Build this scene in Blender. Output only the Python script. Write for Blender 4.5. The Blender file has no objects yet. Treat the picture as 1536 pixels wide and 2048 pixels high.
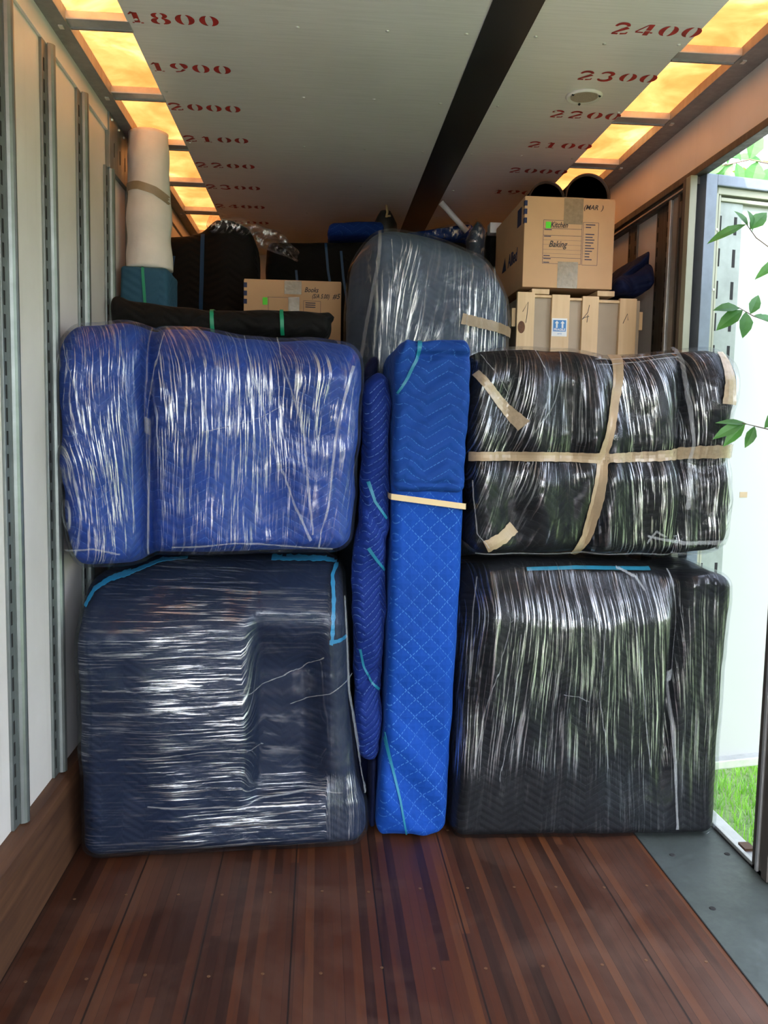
import bpy, bmesh, math, random
import numpy as np
from mathutils import Vector, Matrix
from mathutils.bvhtree import BVHTree

random.seed(7)
S = bpy.context.scene
COL = S.collection
PI = math.pi

# ------------------------------------------------------------------ camera
FPX, VX, VY, ROLL = 1700.0, 640.0, 860.0, 0.012
def cam_basis():
    d = np.array([VX - 768, VY - 1024, FPX]); d /= np.linalg.norm(d)
    down = np.array([-math.sin(ROLL), math.cos(ROLL), 0.0])
    down = down - d * down.dot(d); down /= np.linalg.norm(down)
    right = np.cross(down, d)
    return np.array([right, d, -down])
RB = cam_basis()
cam_d = bpy.data.cameras.new('camera')
cam = bpy.data.objects.new('camera', cam_d); COL.objects.link(cam)
cam_d.sensor_fit = 'VERTICAL'; cam_d.sensor_height = 36.0; cam_d.lens = FPX / 2048 * 36.0
cam_d.clip_start = 0.05; cam_d.clip_end = 300
cx, cy, cz = RB[:, 0], RB[:, 1], RB[:, 2]
cam.matrix_world = Matrix(((cx[0], -cy[0], -cz[0], 0.0), (cx[1], -cy[1], -cz[1], 0.0), (cx[2], -cy[2], -cz[2], 1.575), (0, 0, 0, 1)))
S.camera = cam

# ------------------------------------------------------------------ light
W = bpy.data.worlds.new('world'); S.world = W; W.use_nodes = True
wn = W.node_tree; bg = wn.nodes['Background']
sky = wn.nodes.new('ShaderNodeTexSky'); sky.sky_type = 'NISHITA'; sky.sun_disc = False
sky.sun_elevation = math.radians(48); sky.sun_rotation = math.radians(216); sky.air_density = 1.0; sky.dust_density = 2.5
hs = wn.nodes.new('ShaderNodeHueSaturation'); hs.inputs['Saturation'].default_value = 0.5; wn.links.new(sky.outputs[0], hs.inputs['Color']); wn.links.new(hs.outputs[0], bg.inputs[0]); bg.inputs[1].default_value = 0.52
sun_d = bpy.data.lights.new('sun', 'SUN'); sun_d.energy = 4.8; sun_d.angle = math.radians(1.2); sun_d.color = (1.0, 0.95, 0.90)
sun = bpy.data.objects.new('sun', sun_d); COL.objects.link(sun)
sd = Vector((0.38, 0.52, -0.77)).normalized()
sun.rotation_euler = sd.to_track_quat('-Z', 'Y').to_euler()
S.view_settings.view_transform = 'Standard'; S.view_settings.look = 'None'
S.view_settings.exposure = 1.98; S.view_settings.gamma = 1.0; S.view_settings.use_curve_mapping = False
S.cycles.max_bounces = 10; S.cycles.diffuse_bounces = 5; S.cycles.glossy_bounces = 4
S.cycles.transparent_max_bounces = 16; S.cycles.caustics_reflective = False; S.cycles.caustics_refractive = False
S.cycles.sample_clamp_indirect = 6.0; S.cycles.use_denoising = True

# ------------------------------------------------------------------ node helpers
class NT:
    def __init__(s, name):
        s.m = bpy.data.materials.new(name); s.m.use_nodes = True; s.t = s.m.node_tree; s.t.nodes.clear()
        s.out = s.n('OutputMaterial')
    def n(s, typ, **kw):
        nd = s.t.nodes.new('ShaderNode' + typ)
        for k, v in kw.items(): setattr(nd, k, v)
        return nd
    def L(s, a, b): s.t.links.new(a, b)
    def put(s, sock, v):
        if isinstance(v, bpy.types.NodeSocket): s.L(v, sock)
        elif isinstance(v, (tuple, list)) and len(v) == 3 and sock.type == 'RGBA': sock.default_value = (*v, 1)
        else: sock.default_value = v
    def math(s, op, a, b=0.0, c=None, clamp=False):
        nd = s.n('Math', operation=op, use_clamp=clamp)
        s.put(nd.inputs[0], a); s.put(nd.inputs[1], b)
        if c is not None: s.put(nd.inputs[2], c)
        return nd.outputs[0]
    def obj(s):
        o = s.n('TexCoord').outputs['Object']; x = s.n('SeparateXYZ'); s.L(o, x.inputs[0]); return o, x.outputs
    def uv(s):
        o = s.n('TexCoord').outputs['UV']; x = s.n('SeparateXYZ'); s.L(o, x.inputs[0]); return o, x.outputs
    def comb(s, x=0.0, y=0.0, z=0.0):
        c = s.n('CombineXYZ'); s.put(c.inputs[0], x); s.put(c.inputs[1], y); s.put(c.inputs[2], z); return c.outputs[0]
    def noise(s, vec, scale, detail=3.0, rough=0.55, dist=0.0):
        nd = s.n('TexNoise'); s.put(nd.inputs['Vector'], vec); nd.inputs['Scale'].default_value = scale
        nd.inputs['Detail'].default_value = detail; nd.inputs['Roughness'].default_value = rough; nd.inputs['Distortion'].default_value = dist
        return nd.outputs['Fac']
    def white(s, vec):
        nd = s.n('TexWhiteNoise', noise_dimensions='3D'); s.put(nd.inputs['Vector'], vec); return nd.outputs['Value']
    def ramp(s, fac, stops, interp='LINEAR'):
        r = s.n('ValToRGB'); s.put(r.inputs[0], fac); cr = r.color_ramp; cr.interpolation = interp
        while len(cr.elements) < len(stops): cr.elements.new(0.5)
        for e, (p, c) in zip(cr.elements, stops):
            e.position = p; e.color = (*c, 1) if len(c) == 3 else c
        return r.outputs[0]
    def mix(s, f, a, b, mode='MIX'):
        m = s.n('MixRGB', blend_type=mode); s.put(m.inputs[0], f); s.put(m.inputs[1], a); s.put(m.inputs[2], b); return m.outputs[0]
    def mr(s, v, a, b, c=0.0, d=1.0, smooth=False):
        m = s.n('MapRange'); m.interpolation_type = 'SMOOTHSTEP' if smooth else 'LINEAR'; m.clamp = True
        s.put(m.inputs[0], v); s.put(m.inputs[1], a); s.put(m.inputs[2], b); s.put(m.inputs[3], c); s.put(m.inputs[4], d); return m.outputs[0]
    def bump(s, h, strength=0.3, dist=0.01, normal=None):
        b = s.n('Bump'); b.inputs['Strength'].default_value = strength; b.inputs['Distance'].default_value = dist; s.put(b.inputs['Height'], h)
        if normal is not None: s.L(normal, b.inputs['Normal'])
        return b.outputs[0]
    def pbr(s, color, rough=0.6, metal=0.0, normal=None, spec=0.5, **kw):
        p = s.n('BsdfPrincipled'); s.put(p.inputs['Base Color'], color); s.put(p.inputs['Roughness'], rough); s.put(p.inputs['Metallic'], metal)
        p.inputs['Specular IOR Level'].default_value = spec
        if normal is not None: s.L(normal, p.inputs['Normal'])
        for k, v in kw.items(): s.put(p.inputs[k], v)
        return p.outputs[0]
    def done(s, sh): s.L(sh, s.out.inputs[0]); return s.m

def m_plain(name, color, rough=0.6, metal=0.0, var=0.12, scale=6.0, bump=0.0, spec=0.5):
    t = NT(name); o, x = t.obj(); nz = t.noise(o, scale, 4.0)
    c = t.mix(1.0, color, t.ramp(nz, [(0.25, (1 - var,) * 3), (0.75, (1 + var * 0.5,) * 3)]), 'MULTIPLY')
    nrm = t.bump(t.noise(o, scale * 12, 3.0), bump, 0.004) if bump else None
    r = t.mr(nz, 0.2, 0.8, rough * 0.9, min(1, rough * 1.1))
    return t.done(t.pbr(c, r, metal, nrm, spec))

def m_wall():
    t = NT('white_wall_panel'); o, x = t.obj()
    n1 = t.noise(o, 1.6, 5.0, 0.6); n2 = t.noise(t.comb(t.math('MULTIPLY', x[1], 18.0), 0.0, t.math('MULTIPLY', x[2], 1.2)), 1.0, 4.0)
    c = t.ramp(n1, [(0.3, (0.62, 0.59, 0.575)), (0.6, (0.73, 0.70, 0.69))])
    c = t.mix(t.mr(n2, 0.58, 0.8, 0.0, 0.25), c, (0.45, 0.42, 0.38))
    sc = t.noise(t.comb(t.math('MULTIPLY', x[1], 5.0), x[0], t.math('MULTIPLY', x[2], 3.0)), 3.0, 6.0, 0.75)
    c = t.mix(t.mr(sc, 0.72, 0.78, 0.0, 0.5), c, (0.25, 0.23, 0.2))
    return t.done(t.pbr(c, 0.42, 0.0, t.bump(n1, 0.05, 0.01)))

def m_ceiling():
    t = NT('grey_ceiling_sheet'); o, x = t.obj()
    n1 = t.noise(o, 1.1, 5.0, 0.6); fine = t.noise(t.comb(t.math('MULTIPLY', x[0], 4.0), t.math('MULTIPLY', x[1], 120.0), 0.0), 1.0, 2.0)
    c = t.ramp(n1, [(0.3, (0.76, 0.73, 0.71)), (0.7, (0.86, 0.83, 0.81))])
    c = t.mix(t.mr(fine, 0.4, 0.7, 0.0, 0.15), c, (0.3, 0.29, 0.28))
    return t.done(t.pbr(c, t.mr(n1, 0.3, 0.7, 0.34, 0.46), 0.2, t.bump(t.noise(o, 2.2, 2.0), 0.12, 0.02)))

def m_skylight():
    t = NT('amber_translucent_fibreglass'); o, x = t.obj()
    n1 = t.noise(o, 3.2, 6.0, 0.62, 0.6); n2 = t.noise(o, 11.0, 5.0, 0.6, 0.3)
    c = t.ramp(n1, [(0.28, (0.14, 0.039, 0.0075)), (0.45, (0.19, 0.064, 0.015)), (0.58, (0.24, 0.091, 0.025)), (0.74, (0.38, 0.19, 0.064))])  # mottling: fibreglass stains plus dappled tree shade painted into the transmission colour
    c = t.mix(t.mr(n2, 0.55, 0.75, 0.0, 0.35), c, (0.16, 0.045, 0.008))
    tr = t.n('BsdfTranslucent'); t.L(c, tr.inputs[0])
    df = t.n('BsdfDiffuse'); df.inputs[0].default_value = (0.42, 0.24, 0.10, 1)
    mx = t.n('MixShader'); mx.inputs[0].default_value = 0.22; t.L(tr.outputs[0], mx.inputs[1]); t.L(df.outputs[0], mx.inputs[2])
    return t.done(mx.outputs[0])

def m_floor():
    t = NT('worn_hardwood_floor'); o, x = t.obj()
    w = 0.029
    row = t.math('FLOOR', t.math('DIVIDE', x[0], w)); fx = t.math('FRACT', t.math('DIVIDE', x[0], w))
    off = t.white(t.comb(row, 3.0, 0.0)); yy = t.math('ADD', t.math('DIVIDE', x[1], 3.6), t.math('MULTIPLY', off, 7.0)); seg = t.math('FLOOR', yy)
    rnd = t.white(t.comb(row, seg, 1.0)); rnd2 = t.white(t.comb(row, seg, 5.0))
    gr = t.noise(t.comb(t.math('MULTIPLY', x[0], 60.0), t.math('MULTIPLY', x[1], 2.2), t.math('MULTIPLY', rnd, 30.0)), 1.0, 5.0, 0.65)
    big = t.noise(o, 1.4, 5.0, 0.65, 0.4)
    c = t.ramp(rnd, [(0.0, (0.013, 0.005, 0.003)), (0.35, (0.040, 0.0115, 0.0048)), (0.7, (0.064, 0.0185, 0.007)), (1.0, (0.105, 0.035, 0.012))])
    c = t.mix(t.mr(gr, 0.3, 0.7, 0.0, 0.65), c, (0.045, 0.019, 0.012))
    c = t.mix(t.mr(big, 0.48, 0.72, 0.0, 0.5), c, (0.13, 0.075, 0.055))
    dk = t.noise(t.comb(t.math('MULTIPLY', x[0], 9.0), t.math('MULTIPLY', x[1], 0.9), 2.0), 1.0, 4.0, 0.7)
    c = t.mix(t.mr(dk, 0.58, 0.75, 0.0, 0.75), c, (0.016, 0.010, 0.009))
    gap = t.math('LESS_THAN', fx, 0.045)
    c = t.mix(t.math('MULTIPLY', gap, t.mr(rnd2, 0.2, 0.9, 0.2, 0.9)), c, (0.012, 0.007, 0.005))
    wide = t.math('LESS_THAN', t.math('FRACT', t.math('ADD', t.math('DIVIDE', x[0], 0.272), 0.26)), 0.02)
    c = t.mix(t.math('MULTIPLY', wide, 0.85), c, (0.008, 0.006, 0.005))
    sc = t.noise(t.comb(t.math('MULTIPLY', x[0], 14.0), t.math('MULTIPLY', x[1], 9.0), 7.0), 1.0, 6.0, 0.75)
    c = t.mix(t.mr(sc, 0.70, 0.80, 0.0, 0.5), c, (0.28, 0.22, 0.18))
    h = t.math('SUBTRACT', t.math('MULTIPLY', gr, 0.35), gap)
    return t.done(t.pbr(c, t.mr(big, 0.3, 0.7, 0.33, 0.55), 0.0, t.bump(h, 0.35, 0.003), 0.28))

def m_wood(name, a, b, axis=1, scale=1.0, rough=0.55):
    t = NT(name); o, x = t.obj()
    f = [60.0, 60.0, 60.0]; f[axis] = 3.0
    v = t.comb(*[t.math('MULTIPLY', x[i], f[i] * scale) for i in range(3)])
    n1 = t.noise(v, 1.0, 5.0, 0.6, 0.5); n2 = t.noise(o, 5.0, 4.0)
    c = t.ramp(n1, [(0.3, a), (0.7, b)])
    c = t.mix(t.mr(n2, 0.5, 0.8, 0.0, 0.3), c, tuple(q * 0.6 for q in a))
    return t.done(t.pbr(c, rough, 0.0, t.bump(n1, 0.15, 0.002)))

def m_metal(name, color, rough=0.38, metal=0.85, streak=True):
    t = NT(name); o, x = t.obj(); n1 = t.noise(o, 9.0, 5.0, 0.65); n2 = t.noise(t.comb(t.math('MULTIPLY', x[0], 40.0), t.math('MULTIPLY', x[1], 40.0), t.math('MULTIPLY', x[2], 2.0)), 1.0, 3.0)
    c = t.mix(1.0, color, t.ramp(n1, [(0.25, (0.72,) * 3), (0.75, (1.08,) * 3)]), 'MULTIPLY')
    return t.done(t.pbr(c, t.mr(n2, 0.3, 0.7, rough * 0.8, rough * 1.25), metal, t.bump(n1, 0.05, 0.004)))

def quilt(t, style, p=0.05):
    """stitch line mask and puff height from the UV map (metres)"""
    o, u = t.uv()
    if style == 'diamond':
        k = 0.7071 / p
        a = t.math('MULTIPLY', t.math('ADD', u[0], u[1]), k); b = t.math('MULTIPLY', t.math('SUBTRACT', u[0], u[1]), k)
        da = t.math('ABSOLUTE', t.math('SUBTRACT', t.math('FRACT', a), 0.5)); db = t.math('ABSOLUTE', t.math('SUBTRACT', t.math('FRACT', b), 0.5))
        d = t.math('MINIMUM', t.math('SUBTRACT', 0.5, da), t.math('SUBTRACT', 0.5, db))
        dash = t.math('GREATER_THAN', t.math('FRACT', t.math('MULTIPLY', u[0], 90.0)), 0.35)
    else:
        per = 0.16
        tri = t.math('ABSOLUTE', t.math('SUBTRACT', t.math('FRACT', t.math('DIVIDE', u[0], per)), 0.5))
        slope = 0.62 if style == 'chevron' else 0.9
        a = t.math('DIVIDE', t.math('ADD', u[1], t.math('MULTIPLY', tri, per * slope)), p)
        d = t.math('SUBTRACT', 0.5, t.math('ABSOLUTE', t.math('SUBTRACT', t.math('FRACT', a), 0.5)))
        dash = t.math('GREATER_THAN', t.math('FRACT', t.math('MULTIPLY', u[0], 80.0)), 0.3)
    line = t.mr(d, 0.0, 0.05, 1.0, 0.0)
    puff = t.mr(d, 0.0, 0.5, 0.0, 1.0, True)
    return t.math('MULTIPLY', line, dash), puff, o, u

def m_blanket(name, color, stitch, style='chevron', p=0.032, rough=0.75, k=0.45, bump=0.5, sheen=0.25):
    t = NT(name); line, puff, o, u = quilt(t, style, p); ob, x = t.obj()
    n1 = t.noise(ob, 2.4, 5.0, 0.6); n2 = t.noise(ob, 420.0, 2.0)
    c = t.mix(1.0, color, t.ramp(n1, [(0.25, (0.75,) * 3), (0.75, (1.15,) * 3)]), 'MULTIPLY')
    nst = t.mr(t.noise(ob, 7.0, 3.0), 0.35, 0.65, 0.25, 1.0)
    c = t.mix(t.math('MULTIPLY', t.math('MULTIPLY', line, k), nst), c, stitch)
    wr = t.noise(ob, 7.0, 4.0, 0.6, 0.8)
    h = t.math('ADD', t.math('ADD', t.math('MULTIPLY', puff, 0.5), t.math('MULTIPLY', n2, 0.06)), t.math('MULTIPLY', wr, 1.4))
    return t.done(t.pbr(c, rough, 0.0, t.bump(h, bump, 0.009), 0.18, **{'Sheen Weight': sheen, 'Sheen Roughness': 0.5, 'Sheen Tint': tuple(min(1, q * 2.2 + 0.05) for q in color)}))

def m_film(name, fine=150.0, along=3.0, haze=0.10, gloss=0.30, seed=0.0, rough=0.10, bump=0.55, clear=0.45, tint=(0.86, 0.92, 1.0)):
    """clear stretch film: mostly see-through, with tight creases along UV v that catch the light"""
    t = NT(name); o, u = t.uv(); ob, x = t.obj()
    v1 = t.comb(t.math('MULTIPLY', u[0], fine), t.math('MULTIPLY', u[1], along), seed)
    v2 = t.comb(t.math('MULTIPLY', u[0], fine * 0.33), t.math('MULTIPLY', u[1], along * 0.5), seed + 3.0)
    v3 = t.comb(t.math('MULTIPLY', u[0], 6.0), t.math('MULTIPLY', u[1], 2.2), seed + 9.0)
    s1 = t.noise(v1, 1.0, 4.0, 0.65); s2 = t.noise(v2, 1.0, 3.0, 0.6); patch = t.noise(v3, 1.0, 3.0, 0.55)
    sm = t.noise(ob, 5.0, 3.0, 0.5, 0.6)
    at = t.n('Attribute', attribute_name='tight')
    tight = t.math('MULTIPLY', t.mr(patch, 0.38, 0.58, clear, 1.0, True), at.outputs['Fac'])            # how bunched the film is here
    h = t.math('ADD', t.math('MULTIPLY', t.math('ADD', t.math('MULTIPLY', s1, 0.55), t.math('MULTIPLY', s2, 1.0)), tight), t.math('MULTIPLY', sm, 0.9))
    nrm = t.bump(h, bump, 0.011)
    crease = t.mr(t.math('ADD', t.math('MULTIPLY', s1, 0.65), t.math('MULTIPLY', s2, 0.35)), 0.515, 0.60, 0.0, 1.0)
    crease = t.math('MULTIPLY', crease, tight)
    fr = t.n('Fresnel'); fr.inputs[0].default_value = 1.55; t.L(nrm, fr.inputs['Normal'])
    g = t.math('ADD', t.math('MULTIPLY', fr.outputs[0], 0.3), t.math('MULTIPLY', crease, gloss), clamp=True)
    tp = t.n('BsdfTransparent'); tp.inputs[0].default_value = (0.97, 0.98, 0.99, 1)
    gl = t.n('BsdfGlossy'); gl.inputs['Roughness'].default_value = rough; gl.inputs[0].default_value = (0.95, 0.97, 1.0, 1); t.L(nrm, gl.inputs['Normal'])
    df = t.n('BsdfDiffuse'); df.inputs[0].default_value = (*[q * 0.85 for q in tint], 1); t.L(nrm, df.inputs['Normal'])
    m1 = t.n('MixShader'); t.L(t.math('MULTIPLY', t.math('ADD', t.math('MULTIPLY', crease, 0.97), 0.03), haze, clamp=True), m1.inputs[0]); t.L(tp.outputs[0], m1.inputs[1]); t.L(df.outputs[0], m1.inputs[2])
    m2 = t.n('MixShader'); t.L(g, m2.inputs[0]); t.L(m1.outputs[0], m2.inputs[1]); t.L(gl.outputs[0], m2.inputs[2])
    return t.done(m2.outputs[0])

def m_sheer(name, color, alpha=0.5, rough=0.2):
    t = NT(name); ob, x = t.obj(); n = t.noise(ob, 60.0, 3.0)
    p = t.pbr(color, rough, 0.0, t.bump(n, 0.3, 0.004), 0.6)
    tp = t.n('BsdfTransparent'); mx = t.n('MixShader'); t.L(t.mr(n, 0.3, 0.7, alpha * 0.85, min(1.0, alpha * 1.12)), mx.inputs[0]); t.L(tp.outputs[0], mx.inputs[1]); t.L(p, mx.inputs[2])
    return t.done(mx.outputs[0])

def m_leaf(name, a, b):
    t = NT(name); ob, x = t.obj(); n = t.noise(ob, 9.0, 3.0)
    c = t.ramp(n, [(0.3, a), (0.7, b)])
    d = t.pbr(c, 0.45, 0.0, None, 0.4); tr = t.n('BsdfTranslucent'); t.L(t.mix(1.0, c, (1.3, 1.5, 0.6), 'MULTIPLY'), tr.inputs[0])
    mx = t.n('MixShader'); mx.inputs[0].default_value = 0.38; t.L(d, mx.inputs[1]); t.L(tr.outputs[0], mx.inputs[2])
    return t.done(mx.outputs[0])

def m_ground():
    t = NT('lawn_turf'); o, x = t.obj(); n1 = t.noise(o, 0.6, 5.0); n2 = t.noise(o, 30.0, 4.0, 0.7)
    c = t.ramp(n2, [(0.3, (0.05, 0.085, 0.028)), (0.7, (0.12, 0.19, 0.07))])
    c = t.mix(t.mr(n1, 0.4, 0.7, 0.0, 0.35), c, (0.20, 0.26, 0.07))
    return t.done(t.pbr(c, 0.8, 0.0, t.bump(n2, 0.8, 0.03)))

M = {}
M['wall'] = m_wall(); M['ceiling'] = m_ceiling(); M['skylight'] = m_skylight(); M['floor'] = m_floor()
M['kick'] = m_wood('brown_kick_board', (0.045, 0.017, 0.008), (0.105, 0.046, 0.021), 1, 0.6)
M['galv'] = m_metal('galvanised_track_steel', (0.25, 0.28, 0.28), 0.42, 0.8)
M['alu'] = m_metal('brushed_aluminium', (0.62, 0.63, 0.64), 0.4, 0.75)
M['darksteel'] = m_metal('dark_grimy_steel', (0.115, 0.10, 0.09), 0.5, 0.5)
M['beam'] = m_metal('grey_roof_beam', (0.30, 0.29, 0.28), 0.5, 0.4)
M['plate'] = m_metal('grey_green_sill_steel', (0.095, 0.115, 0.11), 0.46, 0.55)
M['slot'] = m_plain('slot_shadow_black', (0.008, 0.008, 0.009), 0.9)
M['rubber'] = m_plain('black_rubber', (0.018, 0.018, 0.019), 0.35, 0.0, 0.3, 4.0)
M['red'] = m_plain('faded_red_stencil_paint', (0.42, 0.022, 0.018), 0.6, 0.0, 0.5, 40.0)
M['screw'] = m_metal('bright_screw_heads', (0.75, 0.74, 0.70), 0.35, 0.6)
M['brass'] = m_plain('brass_screw_heads', (0.17, 0.09, 0.045), 0.45, 0.5)
M['blue'] = m_blanket('royal_blue_quilt', (0.007, 0.038, 0.235), (0.10, 0.24, 0.70), 'chevron', 0.036)
M['bluediamond'] = m_blanket('royal_blue_diamond_quilt', (0.004, 0.050, 0.29), (0.11, 0.33, 0.75), 'diamond', 0.049, k=0.55)
M['bluezig'] = m_blanket('royal_blue_zigzag_quilt', (0.005, 0.042, 0.22), (0.10, 0.30, 0.68), 'chevron', 0.040, k=0.55)
M['blueroll'] = m_blanket('deep_blue_rolled_quilt', (0.005, 0.022, 0.16), (0.22, 0.40, 0.72), 'steep', 0.03, k=0.65, bump=0.7)
M['navy'] = m_blanket('navy_blue_quilt', (0.006, 0.013, 0.036), (0.05, 0.07, 0.12), 'chevron', 0.03, k=0.3, bump=0.22, sheen=0.06)
M['darkblue'] = m_blanket('dark_blue_quilt', (0.004, 0.008, 0.038), (0.02, 0.05, 0.16), 'chevron', 0.034, k=0.3)
M['black'] = m_blanket('black_quilt', (0.0042, 0.0048, 0.007), (0.05, 0.054, 0.062), 'chevron', 0.03, k=0.5, bump=0.28, sheen=0.0)
M['blackfelt'] = m_blanket('black_felt_blanket', (0.0055, 0.0052, 0.0055), (0.012, 0.014, 0.02), 'chevron', 0.04, k=0.3)
M['slate'] = m_blanket('slate_grey_blue_quilt', (0.058, 0.082, 0.125), (0.12, 0.15, 0.2), 'chevron', 0.03, k=0.12, bump=0.25)
M['teal'] = m_blanket('teal_blue_blanket', (0.030, 0.095, 0.16), (0.04, 0.09, 0.13), 'chevron', 0.04, k=0.2)
M['paper'] = m_plain('off_white_wrapping_paper', (0.76, 0.71, 0.66), 0.7, 0.0, 0.12, 9.0, 0.15)
M['tape'] = m_plain('tan_packing_tape', (0.33, 0.245, 0.155), 0.35, 0.0, 0.22, 14.0, 0.1)
M['tapeclear'] = m_sheer('shiny_clear_tape', (0.40, 0.31, 0.21), 0.72, 0.14)
M['band'] = m_plain('tan_rubber_band', (0.58, 0.44, 0.24), 0.55)
M['cyan'] = m_plain('cyan_binding_cloth', (0.010, 0.20, 0.40), 0.6, 0.0, 0.2, 20.0, 0.2)
M['strap'] = m_plain('teal_strap', (0.010, 0.17, 0.27), 0.5)
M['green'] = m_plain('green_strap', (0.006, 0.26, 0.135), 0.45)
M['bluestrap'] = m_plain('blue_strap', (0.010, 0.06, 0.16), 0.5)
M['card'] = m_plain('brown_cardboard', (0.60, 0.37, 0.205), 0.75, 0.0, 0.10, 5.0, 0.08)
M['ink'] = m_plain('dark_ink', (0.045, 0.038, 0.045), 0.7)
M['blueink'] = m_plain('dark_blue_print', (0.012, 0.022, 0.085), 0.7)
M['sticker'] = m_plain('bright_green_sticker', (0.10, 0.78, 0.03), 0.5)
M['pine'] = m_wood('pale_pine', (0.62, 0.42, 0.23), (0.76, 0.57, 0.35), 2, 0.35)
M['knot'] = m_plain('dark_pine_knot', (0.15, 0.06, 0.025), 0.7, 0.0, 0.5, 60.0)
M['mdf'] = m_plain('beige_hardboard', (0.42, 0.34, 0.255), 0.7)
M['label'] = m_plain('white_label', (0.78, 0.80, 0.82), 0.45)
M['labelblue'] = m_plain('blue_label_print', (0.03, 0.20, 0.52), 0.45)
M['doorwhite'] = m_plain('white_door_panel', (0.36, 0.372, 0.36), 0.4, 0.0, 0.05, 1.2)
M['doortrack'] = m_metal('pale_track_steel', (0.235, 0.265, 0.25), 0.45, 0.1)
M['doorgrey'] = m_metal('blue_grey_door_frame', (0.13, 0.155, 0.20), 0.4, 0.1)
M['doorcream'] = m_plain('cream_door_seal', (0.27, 0.275, 0.21), 0.5)
M['bark'] = m_plain('tree_bark', (0.12, 0.08, 0.055), 0.85, 0.0, 0.4, 14.0, 0.5)
M['leaf'] = m_leaf('leaf_green', (0.035, 0.12, 0.03), (0.09, 0.23, 0.07))
M['foliage'] = m_leaf('foliage_green', (0.04, 0.10, 0.02), (0.16, 0.26, 0.05))
M['ground'] = m_ground(); M['bounce_slab'] = m_plain('pale_bounce_slab', (0.62, 0.60, 0.60), 0.85, 0.0, 0.2, 1.5, 0.2)
M['blade'] = m_leaf('grass_blade', (0.07, 0.20, 0.025), (0.20, 0.38, 0.07))
M['silver'] = m_film('crumpled_film', 60.0, 30.0, 0.35, 0.5, 4.0, 0.18, 0.9, 0.8)
M['filmA'] = m_film('blue_bundle_film', 190.0, 6.5, 0.34, 0.62, 1.0, 0.10, 0.80, 0.55)
M['filmB'] = m_film('navy_bundle_film', 150.0, 5.0, 0.18, 0.55, 5.0, 0.08, 0.55, 0.45)
M['filmC'] = m_film('black_bundle_film', 180.0, 5.5, 0.10, 0.75, 11.0, 0.06, 0.75, 0.30)
M['filmD'] = m_film('black_sofa_film', 180.0, 3.6, 0.10, 0.70, 17.0, 0.07, 0.75, 0.45)
M['filmG'] = m_film('grey_bundle_film', 140.0, 4.5, 0.32, 0.50, 23.0, 0.12, 0.7, 0.5)
M['fold'] = m_sheer('film_fold_edge', (0.55, 0.58, 0.62), 0.17, 0.12)

# ------------------------------------------------------------------ mesh helpers
class MB:
    def __init__(s): s.v = []; s.f = []; s.mi = []; s.mats = []
    def mat(s, m):
        if m not in s.mats: s.mats.append(m)
        return s.mats.index(m)
    def quad(s, pts, m):
        b = len(s.v); s.v += [tuple(p) for p in pts]; s.f.append(tuple(range(b, b + len(pts)))); s.mi.append(s.mat(m))
    def box(s, x0, x1, y0, y1, z0, z1, m, bev=0.0):
        bm = bmesh.new(); bmesh.ops.create_cube(bm, size=1.0)
        for v in bm.verts: v.co = Vector((x0 + (v.co.x + .5) * (x1 - x0), y0 + (v.co.y + .5) * (y1 - y0), z0 + (v.co.z + .5) * (z1 - z0)))
        if bev: bmesh.ops.bevel(bm, geom=bm.edges[:], offset=bev, segments=2, affect='EDGES', profile=0.7)
        s.bm(bm, m)
    def bm(s, bm, m, mtx=None):
        b = len(s.v); bm.verts.index_update(); k = s.mat(m)
        s.v += [tuple((mtx @ v.co) if mtx else v.co) for v in bm.verts]
        for f in bm.faces: s.f.append(tuple(b + v.index for v in f.verts)); s.mi.append(k)
        bm.free()
    def tube(s, pts, r, m, seg=8, cap=True):
        pts = [Vector(p) for p in pts]; n = len(pts); rr = r if hasattr(r, '__len__') else [r] * n; b = len(s.v); k = s.mat(m)
        up = None
        for i, p in enumerate(pts):
            d = (pts[min(i + 1, n - 1)] - pts[max(i - 1, 0)]).normalized()
            a = d.orthogonal().normalized() if up is None else (up - d * up.dot(d)).normalized()
            up = a; c = d.cross(a)
            for j in range(seg):
                t = 2 * PI * j / seg; s.v.append(tuple(p + (a * math.cos(t) + c * math.sin(t)) * rr[i]))
        for i in range(n - 1):
            for j in range(seg):
                s.f.append((b + i * seg + j, b + i * seg + (j + 1) % seg, b + (i + 1) * seg + (j + 1) % seg, b + (i + 1) * seg + j)); s.mi.append(k)
        if cap:
            s.f.append(tuple(b + j for j in reversed(range(seg)))); s.mi.append(k)
            s.f.append(tuple(b + (n - 1) * seg + j for j in range(seg))); s.mi.append(k)
    def lathe(s, prof, m, c=(0, 0, 0), seg=32):
        b = len(s.v); k = s.mat(m); n = len(prof)
        for r, z in prof:
            for j in range(seg):
                t = 2 * PI * j / seg; s.v.append((c[0] + r * math.cos(t), c[1] + r * math.sin(t), c[2] + z))
        for i in range(n - 1):
            for j in range(seg):
                s.f.append((b + i * seg + j, b + i * seg + (j + 1) % seg, b + (i + 1) * seg + (j + 1) % seg, b + (i + 1) * seg + j)); s.mi.append(k)
        for i in (0, n - 1):
            if prof[i][0] > 1e-5: s.f.append(tuple(b + i * seg + j for j in (range(seg) if i else reversed(range(seg))))); s.mi.append(k)
    def build(s, name, parent=None, smooth=False, loc=None):
        me = bpy.data.meshes.new(name); me.from_pydata(s.v, [], s.f)
        for m in s.mats: me.materials.append(m)
        me.polygons.foreach_set('material_index', s.mi)
        if smooth: me.polygons.foreach_set('use_smooth', [True] * len(s.f))
        me.update()
        o = bpy.data.objects.new(name, me); COL.objects.link(o)
        if parent is not None: attach(o, parent)
        return o

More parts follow.
